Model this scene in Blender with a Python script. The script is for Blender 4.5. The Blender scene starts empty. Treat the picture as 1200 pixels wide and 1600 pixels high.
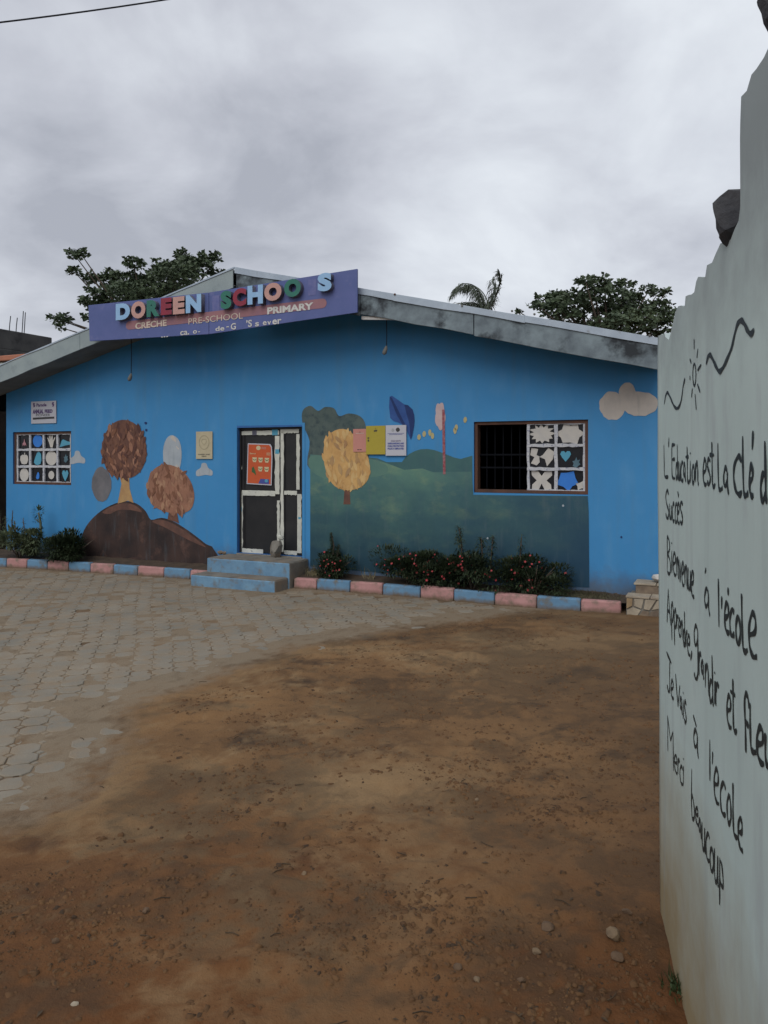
import bpy, bmesh, math, random
import numpy as np
from mathutils import Vector, Matrix
from mathutils.geometry import tessellate_polygon

random.seed(7)
rng = np.random.default_rng(7)
S = bpy.context.scene
COL = S.collection

# ------------------------------------------------------------------ camera, sky, sun, exposure
EYE = 1.93            # camera height in metres
HOR = 716.0           # horizon row in the 1200 x 1600 photograph
FPX = 1200.0          # focal length in photograph pixels
cam = bpy.data.cameras.new('camera')
cam.sensor_fit = 'VERTICAL'; cam.sensor_height = 36.0
cam.lens = 36.0 * FPX / 1600.0
cam.shift_y = (HOR - 800.0) / 1600.0
cam.clip_start = 0.05; cam.clip_end = 2000
camo = bpy.data.objects.new('camera', cam); COL.objects.link(camo)
camo.location = (0, 0, EYE); camo.rotation_euler = (math.radians(90), 0, 0)
S.camera = camo

SUN_EL, SUN_AZ = math.radians(44), math.radians(203)    # azimuth clockwise from +Y: behind the camera, to the left
world = bpy.data.worlds.new('World'); S.world = world; world.use_nodes = True
nt = world.node_tree; nt.nodes.clear()
def N(tree, t, **kw):
    n = tree.nodes.new(t)
    for k, v in kw.items(): setattr(n, k, v)
    return n
wo = N(nt, 'ShaderNodeOutputWorld'); bg = N(nt, 'ShaderNodeBackground')
sky = N(nt, 'ShaderNodeTexSky', sky_type='NISHITA'); sky.sun_disc = False
sky.sun_elevation = SUN_EL; sky.sun_rotation = SUN_AZ; sky.dust_density = 3.0
skys = N(nt, 'ShaderNodeVectorMath', operation='SCALE'); skys.inputs['Scale'].default_value = 0.10
nt.links.new(sky.outputs[0], skys.inputs[0])
tc = N(nt, 'ShaderNodeTexCoord')
sep = N(nt, 'ShaderNodeSeparateXYZ'); nt.links.new(tc.outputs['Generated'], sep.inputs[0])
zc = N(nt, 'ShaderNodeMath', operation='ADD'); zc.inputs[1].default_value = 0.42
zmax = N(nt, 'ShaderNodeMath', operation='MAXIMUM'); zmax.inputs[1].default_value = 0.0
nt.links.new(sep.outputs[2], zmax.inputs[0]); nt.links.new(zmax.outputs[0], zc.inputs[0])
dx = N(nt, 'ShaderNodeMath', operation='DIVIDE'); dy = N(nt, 'ShaderNodeMath', operation='DIVIDE')
nt.links.new(sep.outputs[0], dx.inputs[0]); nt.links.new(zc.outputs[0], dx.inputs[1])
nt.links.new(sep.outputs[1], dy.inputs[0]); nt.links.new(zc.outputs[0], dy.inputs[1])
cmb = N(nt, 'ShaderNodeCombineXYZ'); nt.links.new(dx.outputs[0], cmb.inputs[0]); nt.links.new(dy.outputs[0], cmb.inputs[1])
cmap = N(nt, 'ShaderNodeMapping'); cmap.inputs['Location'].default_value = (3.5, 15.3, 3.46)
nt.links.new(cmb.outputs[0], cmap.inputs[0])
def wnoise(scale, detail, rough, dist):
    n = N(nt, 'ShaderNodeTexNoise'); n.inputs['Scale'].default_value = scale; n.inputs['Detail'].default_value = detail
    n.inputs['Roughness'].default_value = rough; n.inputs['Distortion'].default_value = dist
    nt.links.new(cmap.outputs[0], n.inputs['Vector']); return n
n1 = wnoise(1.25, 7.0, 0.5, 0.25); n2 = wnoise(3.6, 8.0, 0.55, 0.4)
mixn = N(nt, 'ShaderNodeMix', data_type='FLOAT'); mixn.inputs[0].default_value = 0.33
nt.links.new(n1.outputs[0], mixn.inputs[2]); nt.links.new(n2.outputs[0], mixn.inputs[3])
cr = N(nt, 'ShaderNodeValToRGB')
e = cr.color_ramp.elements
e[0].position = 0.385; e[0].color = (0.325, 0.34, 0.385, 1)
e[1].position = 0.60; e[1].color = (0.62, 0.65, 0.69, 1)
m_ = e.new(0.47); m_.color = (0.445, 0.462, 0.51, 1)
m_ = e.new(0.54); m_.color = (0.545, 0.57, 0.615, 1)
nt.links.new(mixn.outputs[0], cr.inputs[0])
wm = N(nt, 'ShaderNodeMix', data_type='RGBA'); wm.inputs[0].default_value = 0.93
nt.links.new(skys.outputs[0], wm.inputs[6]); nt.links.new(cr.outputs[0], wm.inputs[7])
nt.links.new(wm.outputs[2], bg.inputs[0]); bg.inputs[1].default_value = 1.0
nt.links.new(bg.outputs[0], wo.inputs[0])

sun = bpy.data.lights.new('sun', 'SUN'); sun.energy = 1.1; sun.angle = math.radians(45); sun.color = (1.0, 0.97, 0.93)
suno = bpy.data.objects.new('sun', sun); COL.objects.link(suno)
sd = Vector((math.sin(SUN_AZ) * math.cos(SUN_EL), math.cos(SUN_AZ) * math.cos(SUN_EL), math.sin(SUN_EL)))
suno.rotation_euler = sd.to_track_quat('Z', 'Y').to_euler(); suno.location = (-6, -12, 14)

S.view_settings.view_transform = 'Standard'; S.view_settings.look = 'None'
S.view_settings.exposure = 0.40; S.view_settings.gamma = 1.0; S.view_settings.use_curve_mapping = False
S.render.engine = 'CYCLES'

# ------------------------------------------------------------------ survey helpers (photograph -> plane of the place)
AX, AY = -1.88, 12.2                     # origin of the facade, at the door
DX, DY = 0.908, -0.419                   # along the facade, to the right
NX, NY = -0.419, -0.908                  # out of the facade
ROT = math.atan2(DY, DX)
def at(px, py, Y): return Vector(((px - 600) / FPX * Y, Y, EYE + (HOR - py) / FPX * Y))
def fac(px, py, w=0.0):                  # -> (u, z) on the facade plane moved out by w
    k = (px - 600) / FPX; x0 = AX + w * NX; y0 = AY + w * NY
    u = (k * y0 - x0) / (DX - k * DY); Y = y0 + u * DY
    return u, EYE + (HOR - py) / FPX * Y
def gnd(px, py, z=0.0):
    Y = FPX * (EYE - z) / (py - HOR); return Vector(((px - 600) / FPX * Y, Y, z))
def f2w(u, w, z=0.0): return Vector((AX + DX * u + NX * w, AY + DY * u + NY * w, z))
def w2f(p): q = (p[0] - AX, p[1] - AY); return q[0] * DX + q[1] * DY, q[0] * NX + q[1] * NY
WX, WY, WS = 1.18, 3.31, 0.217           # far end of the white wall, lean of its line
WL = math.hypot(1, WS); WDX, WDY = -WS / WL, -1 / WL       # along the wall, towards the camera
def wal(px, py):                         # -> (s, z) on the face of the white wall
    k = (px - 600) / FPX; t = (WX - k * WY) / (WS - k); Y = WY - t
    return t * WL, EYE + (HOR - py) / FPX * Y

# ------------------------------------------------------------------ materials
MATS = {}
def mat(name, c1, c2=None, scale=3.0, rough=0.8, bump=0.0, bscale=40.0, c3=None, s3=12.0, t3=(0.55, 0.7), spec=0.3,
        stretch=(1, 1, 1), metal=0.0, lo=0.35, hi=0.65, coord='Object', trans=0.0):
    m = bpy.data.materials.new(name); m.use_nodes = True; t = m.node_tree
    p = t.nodes['Principled BSDF']; p.inputs['Roughness'].default_value = rough; p.inputs['Metallic'].default_value = metal
    p.inputs['Specular IOR Level'].default_value = spec
    if trans: p.inputs['Transmission Weight'].default_value = trans
    tcn = N(t, 'ShaderNodeTexCoord'); mp = N(t, 'ShaderNodeMapping'); mp.inputs['Scale'].default_value = stretch
    t.links.new(N(t, 'ShaderNodeNewGeometry').outputs['Position'] if coord == 'World' else tcn.outputs[coord], mp.inputs[0])
    def noise(sc, det=6.0, ro=0.6):
        n = N(t, 'ShaderNodeTexNoise'); n.inputs['Scale'].default_value = sc; n.inputs['Detail'].default_value = det; n.inputs['Roughness'].default_value = ro
        t.links.new(mp.outputs[0], n.inputs['Vector']); return n
    def ramp(src, a, b):
        r = N(t, 'ShaderNodeMapRange'); r.inputs[1].default_value = a; r.inputs[2].default_value = b; t.links.new(src, r.inputs[0]); return r.outputs[0]
    col = None
    if c2 is None:
        p.inputs['Base Color'].default_value = (*c1, 1)
    else:
        mx = N(t, 'ShaderNodeMix', data_type='RGBA'); mx.inputs[6].default_value = (*c1, 1); mx.inputs[7].default_value = (*c2, 1)
        t.links.new(ramp(noise(scale).outputs[0], lo, hi), mx.inputs[0]); col = mx.outputs[2]
        if c3 is not None:
            m3 = N(t, 'ShaderNodeMix', data_type='RGBA'); m3.inputs[7].default_value = (*c3, 1); t.links.new(col, m3.inputs[6])
            t.links.new(ramp(noise(s3).outputs[0], *t3), m3.inputs[0]); col = m3.outputs[2]
        t.links.new(col, p.inputs['Base Color'])
    if bump:
        b = N(t, 'ShaderNodeBump'); b.inputs['Strength'].default_value = bump; b.inputs['Distance'].default_value = 0.01
        t.links.new(noise(bscale, 8.0, 0.65).outputs[0], b.inputs['Height']); t.links.new(b.outputs[0], p.inputs['Normal'])
    m['col'] = 1; MATS[name] = m; return m
def overlay(m, color, axis, a, b, nscale, namount, coord='Object', strength=1.0):
    """stain: mixes a colour in where axis coordinate + noise runs from a (none) to b (full)"""
    t = m.node_tree; p = t.nodes['Principled BSDF']
    tcn = N(t, 'ShaderNodeTexCoord'); sp = N(t, 'ShaderNodeSeparateXYZ'); t.links.new(tcn.outputs[coord], sp.inputs[0])
    n = N(t, 'ShaderNodeTexNoise'); n.inputs['Scale'].default_value = nscale; n.inputs['Detail'].default_value = 7; n.inputs['Roughness'].default_value = 0.65
    t.links.new(tcn.outputs[coord], n.inputs['Vector'])
    ma = N(t, 'ShaderNodeMath', operation='MULTIPLY_ADD'); ma.inputs[1].default_value = namount
    t.links.new(n.outputs[0], ma.inputs[0]); t.links.new(sp.outputs[axis], ma.inputs[2])
    r = N(t, 'ShaderNodeMapRange'); r.inputs[1].default_value = a + namount / 2; r.inputs[2].default_value = b + namount / 2
    r.inputs[4].default_value = strength
    t.links.new(ma.outputs[0], r.inputs[0])
    mx = N(t, 'ShaderNodeMix', data_type='RGBA'); mx.inputs[7].default_value = (*color, 1)
    src = p.inputs['Base Color']
    if src.links: t.links.new(src.links[0].from_socket, mx.inputs[6])
    else: mx.inputs[6].default_value = src.default_value
    t.links.new(r.outputs[0], mx.inputs[0]); t.links.new(mx.outputs[2], src)

BLUE = mat('blue_wall_paint', (0.040, 0.212, 0.455), (0.050, 0.238, 0.49), 0.8, 0.62, 0.12, 55, c3=(0.056, 0.23, 0.48), s3=5, t3=(0.55, 0.8))
overlay(BLUE, (0.045, 0.14, 0.30), 2, 0.55, 0.05, 3.5, 0.7, strength=0.7)
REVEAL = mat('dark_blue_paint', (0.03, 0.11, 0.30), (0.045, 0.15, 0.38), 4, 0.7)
GREYB = mat('weathered_fascia', (0.21, 0.265, 0.29), (0.10, 0.125, 0.145), 3.2, 0.8, 0.2, 30, c3=(0.028, 0.034, 0.04), s3=2.1, t3=(0.50, 0.62))
GREYL = mat('pale_fascia', (0.29, 0.345, 0.35), (0.235, 0.285, 0.30), 2.5, 0.75, 0.15, 30, c3=(0.17, 0.20, 0.21), s3=5, t3=(0.6, 0.8))
SOFFIT = mat('soffit_board', (0.19, 0.19, 0.175), (0.13, 0.13, 0.12), 2, 0.9)
FLASH = mat('metal_flashing', (0.40, 0.47, 0.54), (0.31, 0.37, 0.44), 3, 0.45, 0.1, 20, metal=0.15, c3=(0.22, 0.24, 0.26), s3=9, t3=(0.6, 0.75))
ROOFM = mat('roof_sheet', (0.30, 0.33, 0.36), (0.22, 0.24, 0.26), 2, 0.5, metal=0.2)
SIGNB = mat('sign_indigo', (0.080, 0.110, 0.27), (0.105, 0.130, 0.31), 2.0, 0.55, 0.05, 60, c3=(0.16, 0.17, 0.33), s3=6, t3=(0.58, 0.8))
SIGNP = mat('sign_band', (0.30, 0.15, 0.16), (0.24, 0.13, 0.17), 4, 0.6)
LB = mat('letter_blue', (0.28, 0.46, 0.68), (0.24, 0.42, 0.64), 8, 0.5)
LP = mat('letter_pink', (0.50, 0.30, 0.26), (0.44, 0.26, 0.23), 8, 0.5)
LG = mat('letter_green', (0.03, 0.17, 0.12), (0.035, 0.14, 0.12), 8, 0.5)
LR = mat('letter_red', (0.25, 0.03, 0.055), (0.20, 0.03, 0.05), 8, 0.5)
LSIDE = mat('letter_side', (0.13, 0.13, 0.17), (0.07, 0.07, 0.10), 10, 0.6)
WHITEP = mat('sign_white', (0.60, 0.60, 0.57), (0.48, 0.48, 0.47), 9, 0.6)
CREAMP = mat('sign_cream', (0.58, 0.50, 0.42), (0.50, 0.42, 0.36), 9, 0.6)
SASH = mat('speckled_paper', (0.50, 0.51, 0.53), (0.40, 0.42, 0.46), 14, 0.8, 0.1, 60, c3=(0.13, 0.14, 0.24), s3=38, t3=(0.58, 0.66))
TAPE = mat('torn_white_paper', (0.56, 0.57, 0.50), (0.46, 0.47, 0.43), 7, 0.85, 0.25, 25, c3=(0.20, 0.20, 0.19), s3=22, t3=(0.62, 0.72))
WOOD = mat('brown_timber', (0.115, 0.055, 0.036), (0.065, 0.036, 0.027), 5, 0.75, 0.2, 40, stretch=(1, 1, .2))
DOORM = mat('black_door_panel', (0.013, 0.014, 0.016), (0.022, 0.022, 0.023), 3, 0.42, spec=0.35)
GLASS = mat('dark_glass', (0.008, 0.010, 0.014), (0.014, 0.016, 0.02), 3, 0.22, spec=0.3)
CEMENT = mat('grey_cement', (0.20, 0.19, 0.165), (0.13, 0.12, 0.105), 4, 0.92, 0.35, 30, c3=(0.23, 0.17, 0.115), s3=3, t3=(0.5, 0.75))
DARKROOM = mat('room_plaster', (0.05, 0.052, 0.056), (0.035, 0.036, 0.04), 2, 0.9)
BARM = mat('window_bar', (0.014, 0.016, 0.022), (0.010, 0.011, 0.016), 6, 0.8)
KP = mat('kerb_pink', (0.43, 0.235, 0.225), (0.36, 0.19, 0.18), 5, 0.85, 0.35, 35, c3=(0.20, 0.15, 0.12), s3=8, t3=(0.50, 0.68))
KB = mat('kerb_blue', (0.125, 0.245, 0.37), (0.10, 0.20, 0.31), 5, 0.85, 0.35, 35, c3=(0.14, 0.135, 0.12), s3=8, t3=(0.50, 0.70))
for k_ in (KP, KB): overlay(k_, (0.12, 0.085, 0.055), 2, 0.07, 0.0, 9, 0.10)
SOIL = mat('bed_soil', (0.05, 0.038, 0.028), (0.085, 0.06, 0.042), 6, 0.95, 0.6, 25)
STEPB = mat('step_blue', (0.16, 0.29, 0.41), (0.11, 0.21, 0.32), 4, 0.85, 0.5, 25, c3=(0.15, 0.14, 0.12), s3=7, t3=(0.52, 0.72))
PAVE = mat('concrete_paver', (0.255, 0.222, 0.172), (0.185, 0.172, 0.142), 1.3, 0.92, 0.45, 70, c3=(0.235, 0.185, 0.128), s3=4.2, t3=(0.42, 0.66), coord='World')
STONE = mat('pale_stone', (0.38, 0.33, 0.25), (0.25, 0.21, 0.16), 6, 0.9, 0.4, 25)
STONED = mat('brown_stone', (0.22, 0.17, 0.12), (0.13, 0.10, 0.075), 9, 0.92, 0.5, 30)
LATER = mat('grey_rubble', (0.085, 0.085, 0.09), (0.05, 0.052, 0.058), 12, 0.95, 0.9, 30)
BLACKP = mat('black_marker_paint', (0.018, 0.026, 0.028), (0.03, 0.04, 0.042), 20, 0.6)

# ground
GND = mat('red_brown_earth', (0.205, 0.118, 0.056), (0.132, 0.076, 0.039), 0.75, 0.97, 0.9, 55, c3=(0.046, 0.034, 0.026), s3=1.9, t3=(0.54, 0.70), spec=0.12, lo=0.38, hi=0.62)
def ground_extra(m):
    t = m.node_tree; p = t.nodes['Principled BSDF']; tcn = N(t, 'ShaderNodeTexCoord')
    def layer(color, scale, a, b, st):
        n = N(t, 'ShaderNodeTexNoise'); n.inputs['Scale'].default_value = scale; n.inputs['Detail'].default_value = 9; n.inputs['Roughness'].default_value = 0.7
        t.links.new(tcn.outputs['Object'], n.inputs['Vector'])
        r = N(t, 'ShaderNodeMapRange'); r.inputs[1].default_value = a; r.inputs[2].default_value = b; r.inputs[4].default_value = st; t.links.new(n.outputs[0], r.inputs[0])
        mx = N(t, 'ShaderNodeMix', data_type='RGBA'); mx.inputs[7].default_value = (*color, 1)
        t.links.new(p.inputs['Base Color'].links[0].from_socket, mx.inputs[6]); t.links.new(r.outputs[0], mx.inputs[0]); t.links.new(mx.outputs[2], p.inputs['Base Color'])
    layer((0.20, 0.112, 0.052), 5.5, 0.52, 0.72, 0.6)
    layer((0.035, 0.028, 0.022), 14.0, 0.57, 0.68, 0.7)
    layer((0.23, 0.155, 0.09), 42.0, 0.62, 0.74, 0.4)
ground_extra(GND)
overlay(GND, (0.130, 0.052, 0.020), 1, 4.6, 2.5, 0.9, 2.2, strength=0.88)      # earth colour turns redder and darker towards the camera
def soil(m, attr, color, st):
    t = m.node_tree; p = t.nodes['Principled BSDF']; a = N(t, 'ShaderNodeAttribute'); a.attribute_name = attr
    mu = N(t, 'ShaderNodeMath', operation='MULTIPLY'); mu.inputs[1].default_value = st; t.links.new(a.outputs['Fac'], mu.inputs[0])
    mx = N(t, 'ShaderNodeMix', data_type='RGBA'); mx.inputs[7].default_value = (*color, 1)
    t.links.new(p.inputs['Base Color'].links[0].from_socket, mx.inputs[6]); t.links.new(mu.outputs[0], mx.inputs[0]); t.links.new(mx.outputs[2], p.inputs['Base Color'])
soil(GND, 'sand', (0.275, 0.185, 0.098), 0.88)
soil(GND, 'dark_soil', (0.060, 0.042, 0.028), 0.55)
soil(GND, 'dust', (0.225, 0.180, 0.126), 0.9)
WALLW = mat('whitewashed_plaster', (0.57, 0.685, 0.65), (0.51, 0.625, 0.595), 1.6, 0.85, 0.25, 12, c3=(0.44, 0.50, 0.50), s3=5, t3=(0.55, 0.8), stretch=(1, 1, 0.35))
overlay(WALLW, (0.30, 0.225, 0.115), 2, 0.95, 0.15, 2.6, 0.8, strength=0.95)
overlay(WALLW, (0.24, 0.26, 0.27), 2, 2.15, 2.62, 6.5, 0.55, strength=0.7)
def streaks(m, color=(0.30, 0.335, 0.345), scl=(5, 5, 0.4), lo=.56, hi=.80, st=.38):
    t = m.node_tree; p = t.nodes['Principled BSDF']; tcn = N(t, 'ShaderNodeTexCoord'); mp = N(t, 'ShaderNodeMapping'); mp.inputs['Scale'].default_value = scl
    t.links.new(tcn.outputs['Object'], mp.inputs[0])
    n = N(t, 'ShaderNodeTexNoise'); n.inputs['Scale'].default_value = 1.6; n.inputs['Detail'].default_value = 5; t.links.new(mp.outputs[0], n.inputs['Vector'])
    r = N(t, 'ShaderNodeMapRange'); r.inputs[1].default_value = lo; r.inputs[2].default_value = hi; r.inputs[4].default_value = st; t.links.new(n.outputs[0], r.inputs[0])
    mx = N(t, 'ShaderNodeMix', data_type='RGBA'); mx.inputs[7].default_value = (*color, 1)
    t.links.new(p.inputs['Base Color'].links[0].from_socket, mx.inputs[6]); t.links.new(r.outputs[0], mx.inputs[0]); t.links.new(mx.outputs[2], p.inputs['Base Color'])
streaks(WALLW)
streaks(BLUE, (0.075, 0.20, 0.34), (4, 4, .3), .52, .74, .40)
streaks(BLUE, (0.11, 0.29, 0.50), (2.2, 2.2, .8), .55, .75, .35)
overlay(BLUE, (0.10, 0.085, 0.065), 2, 0.50, 0.12, 6.0, 0.5, strength=0.75)

# ------------------------------------------------------------------ mesh helpers
class MB:
    def __init__(self): self.v = []; self.f = []; self.mi = []
    def add(self, vs, fs, mi=0):
        o = len(self.v); self.v += [tuple(p) for p in vs]; self.f += [tuple(i + o for i in f) for f in fs]; self.mi += [mi] * len(fs); return self
    def box(self, x0, x1, y0, y1, z0, z1, mi=0):
        vs = [(x, y, z) for z in (z0, z1) for y in (y0, y1) for x in (x0, x1)]
        return self.add(vs, [(0, 2, 3, 1), (4, 5, 7, 6), (0, 1, 5, 4), (2, 6, 7, 3), (0, 4, 6, 2), (1, 3, 7, 5)], mi)
    def prism(self, poly, y0, y1, mi=0, caps=True):           # poly in (x, z), extruded along y; first side = y0
        n = len(poly); vs = [(x, y0, z) for x, z in poly] + [(x, y1, z) for x, z in poly]
        tri = tessellate_polygon([[Vector((x, z, 0)) for x, z in poly]])
        fs = [tuple(t) for t in tri] + [tuple(i + n for i in reversed(t)) for t in tri]
        fs += [(i, (i + 1) % n, (i + 1) % n + n, i + n) for i in range(n)]
        return self.add(vs, fs, mi)
    def sheet(self, poly, y, mi=0):
        tri = tessellate_polygon([[Vector((x, z, 0)) for x, z in poly]])
        return self.add([(x, y, z) for x, z in poly], [tuple(t) for t in tri], mi)
    def tube(self, pts, radii, n=6, mi=0):
        pts = [Vector(p) for p in pts]; vs = []; fs = []
        for i, p in enumerate(pts):
            d = (pts[min(i + 1, len(pts) - 1)] - pts[max(i - 1, 0)]).normalized()
            a = d.orthogonal().normalized() if i == 0 else (pa - d * pa.dot(d)).normalized()
            pa = a; b = d.cross(a); r = radii[i] if hasattr(radii, '__len__') else radii
            for k in range(n):
                th = 2 * math.pi * k / n; vs.append(p + (a * math.cos(th) + b * math.sin(th)) * r)
        for i in range(len(pts) - 1):
            for k in range(n):
                fs.append((i * n + k, i * n + (k + 1) % n, (i + 1) * n + (k + 1) % n, (i + 1) * n + k))
        fs.append(tuple(reversed(range(n)))); fs.append(tuple(range((len(pts) - 1) * n, len(pts) * n)))
        return self.add(vs, fs, mi)
    def build(self, name, mats, parent=None, smooth=False, bevel=0.0):
        me = bpy.data.meshes.new(name); me.from_pydata(self.v, [], self.f)
        for m in (mats if isinstance(mats, (list, tuple)) else [mats]): me.materials.append(m)
        if any(self.mi): me.polygons.foreach_set('material_index', self.mi)
        bm = bmesh.new(); bm.from_mesh(me); bmesh.ops.recalc_face_normals(bm, faces=bm.faces); bm.to_mesh(me); bm.free()
        if smooth: me.polygons.foreach_set('use_smooth', [True] * len(me.polygons))
        o = bpy.data.objects.new(name, me); COL.objects.link(o)
        if parent: o.parent = parent
        if bevel:
            b = o.modifiers.new('bevel', 'BEVEL'); b.width = bevel; b.segments = 2; b.limit_method = 'ANGLE'
        return o
def raw(name, v, f, m, parent=None, smooth=False):
    me = bpy.data.meshes.new(name); me.from_pydata(v, [], f); me.materials.append(m)
    if smooth: me.polygons.foreach_set('use_smooth', [True] * len(me.polygons))
    o = bpy.data.objects.new(name, me); COL.objects.link(o); o.parent = parent; return o
def empty(name, loc=(0, 0, 0), rz=0.0, parent=None):
    o = bpy.data.objects.new(name, None); COL.objects.link(o); o.location = loc; o.rotation_euler = (0, 0, rz); o.parent = parent; o.empty_display_size = 0.2; return o
def tag(o, label, cat, group=None):
    o['label'] = label; o['category'] = cat
    if group: o['group'] = group
    return o
def struct(o, label=None, cat=None):
    o['kind'] = 'structure'
    if label: o['label'] = label; o['category'] = cat
    return o
def smoothline(pts, n=6, closed=False):
    P = [Vector((p[0], p[1], 0)) for p in pts]; out = []
    m = len(P)
    for i in range(m if closed else m - 1):
        g = (lambda j: P[j % m]) if closed else (lambda j: P[max(0, min(m - 1, j))])
        p0, p1, p2, p3 = g(i - 1), g(i), g(i + 1), g(i + 2)
        for k in range(n):
            t = k / n
            q = 0.5 * ((2 * p1) + (p2 - p0) * t + (2 * p0 - 5 * p1 + 4 * p2 - p3) * t * t + (3 * p1 - p0 - 3 * p2 + p3) * t ** 3)
            out.append((q.x, q.y))
    if not closed: out.append((P[-1].x, P[-1].y))
    return out
def ribbon(mb, pts, width, y, vary=0.25, taper=True):
    n = len(pts); ph = random.random() * 6
    L = []; R = []
    for i in range(n):
        a = Vector(pts[max(i - 1, 0)]); b = Vector(pts[min(i + 1, n - 1)]); d = b - a
        if d.length < 1e-6: d = Vector((1, 0))
        d.normalize(); nn = Vector((-d.y, d.x)); w = width * 0.5 * (1 + vary * math.sin(ph + i * 0.7))
        if taper and (i == 0 or i == n - 1): w *= 0.55
        p = Vector(pts[i]); L.append(p + nn * w); R.append(p - nn * w)
    vs = [(p.x, y, p.y) for p in L] + [(p.x, y, p.y) for p in R]
    mb.add(vs, [(i, i + 1, n + i + 1, n + i) for i in range(n - 1)])
def text_mesh(body, bold=0.0, depth=0.0):
    cu = bpy.data.curves.new('lettering', 'FONT'); cu.body = body; cu.offset = bold; cu.extrude = depth; cu.resolution_u = 4
    o = bpy.data.objects.new('lettering', cu); COL.objects.link(o)
    dg = bpy.context.evaluated_depsgraph_get(); me = bpy.data.meshes.new_from_object(o.evaluated_get(dg))
    bpy.data.objects.remove(o); bpy.data.curves.remove(cu)
    me.materials.clear(); return me
def lettering(name, body, x0, x1, z0, z1, y, m, parent, bold=0.0, depth=0.0, slope=0.0, side=None):
    """flat or raised lettering standing in the (x, z) plane, facing -y"""
    me = text_mesh(body, bold, 1.0 if depth else 0.0)
    n = len(me.vertices); co = np.empty(n * 3); me.vertices.foreach_get('co', co); co = co.reshape(-1, 3)
    mn, mx = co.min(0), co.max(0); s = np.maximum(mx - mn, 1e-6)
    X = x0 + (co[:, 0] - mn[0]) / s[0] * (x1 - x0); Z = z0 + (co[:, 1] - mn[1]) / s[1] * (z1 - z0) + slope * (X - (x0 + x1) / 2)
    Y = np.full(n, y) if not depth else y - (co[:, 2] - mn[2]) / s[2] * depth
    me.vertices.foreach_set('co', np.stack([X, Y, Z], 1).ravel())
    me.materials.append(m)
    if depth and side:
        me.materials.append(side); me.update()
        me.polygons.foreach_set('material_index', [0 if abs(p.normal.y) > 0.9 else 1 for p in me.polygons])
    me.name = name; o = bpy.data.objects.new(name, me); COL.objects.link(o); o.parent = parent; return o
def blob(cx, cz, rx, rz, n=26, lobes=7, amp=0.13, seed=0):
    r_ = random.Random(seed); ph = r_.random() * 6; out = []
    for i in range(n):
        t = 2 * math.pi * i / n; k = 1 + amp * abs(math.sin(lobes * t / 2 + ph)) + r_.uniform(-.04, .04)
        out.append((cx + rx * k * math.cos(t), cz + rz * k * math.sin(t)))
    return out

# numpy value noise
_tab = rng.random((256, 256))
def vnoise(x, y):
    xi = np.floor(x).astype(int); yi = np.floor(y).astype(int); fx = x - xi; fy = y - yi
    fx = fx * fx * (3 - 2 * fx); fy = fy * fy * (3 - 2 * fy)
    g = lambda a, b: _tab[a % 256, b % 256]
    return (g(xi, yi) * (1 - fx) + g(xi + 1, yi) * fx) * (1 - fy) + (g(xi, yi + 1) * (1 - fx) + g(xi + 1, yi + 1) * fx) * fy
def fbm(x, y, oct=4, gain=0.5):
    a = 1.0; s = 0; t = 0
    for i in range(oct):
        s = s + a * vnoise(x * 2 ** i + 17.3 * i, y * 2 ** i + 9.1 * i); t += a; a *= gain
    return s / t - 0.5

# ------------------------------------------------------------------ ground and paved yard
EDGE = np.array([(-9, 3.0), (-2.3, 3.95), (-1.85, 4.05), (-1.62, 4.35), (-1.78, 5.2), (-2.0, 5.9), (-1.5, 6.7), (-0.8, 7.85), (0.14, 8.6), (1.16, 9.3), (1.9, 9.65), (2.6, 9.9)])
PAVED = np.vstack([EDGE, [(2.6, 12), (-4, 16), (-20, 18), (-20, 3.0)]])
def edge_dist(x, y):
    d = np.full(x.shape, 1e9)
    for (ax, ay), (bx, by) in zip(EDGE[:-1], EDGE[1:]):
        vx, vy = bx - ax, by - ay; t = np.clip(((x - ax) * vx + (y - ay) * vy) / (vx * vx + vy * vy), 0, 1)
        d = np.minimum(d, np.hypot(x - ax - t * vx, y - ay - t * vy))
    ins = np.zeros(x.shape, bool); n = len(PAVED)
    for i in range(n):
        (ax, ay), (bx, by) = PAVED[i], PAVED[(i + 1) % n]
        c = (ay > y) != (by > y)
        with np.errstate(divide='ignore', invalid='ignore'):
            xx = (bx - ax) * (y - ay) / (by - ay) + ax
        ins ^= c & (x < xx)
    return np.where(ins, -d, d)
def ground_h(x, y):
    s = edge_dist(x, y) + 0.55 * fbm(x * 1.7, y * 1.7, 3)
    s = np.where(np.abs(x) + np.abs(y) > 60, 1.0, s)
    near = np.exp(-((np.hypot(x, y) / 14.0) ** 4))
    churn = np.clip((fbm(x * 1.3 + 3, y * 1.6, 3) + .02) * 6, 0, 1)
    rough = (0.016 + .022 * churn) * fbm(x * 8, y * 8, 4, 0.65) + 0.05 * fbm(x * 1.1 + 5, y * 1.1, 3) + (.006 + 0.03 * churn) * np.maximum(fbm(x * 19, y * 19, 3, 0.6), 0)
    ruts = 0.05 * np.maximum(fbm(x * 2.2 + 31, y * 4.2 + 8, 4, 0.6) - 0.05, 0) * 2.4 - .035 * np.maximum(fbm(x * 4.5 + 3, y * 5.5 + 18, 3, .55) - .12, 0) * 2
    out = np.clip(0.045 * s, 0, 0.035) + np.clip(s * 3, 0, 1) * (rough + ruts)
    inn = -0.0046 + 0.017 * fbm(x * 2.3, y * 2.3, 5, .62) + np.clip(0.02 * (s + 0.6), 0, 0.012)
    h = np.where(s > 0, np.maximum(out + 0.004, 0.0 * out - 0.02), inn)
    blend = np.clip((s + 0.15) / 0.3, 0, 1)
    h = inn * (1 - blend) + (out + 0.006) * blend
    return h * near
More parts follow.
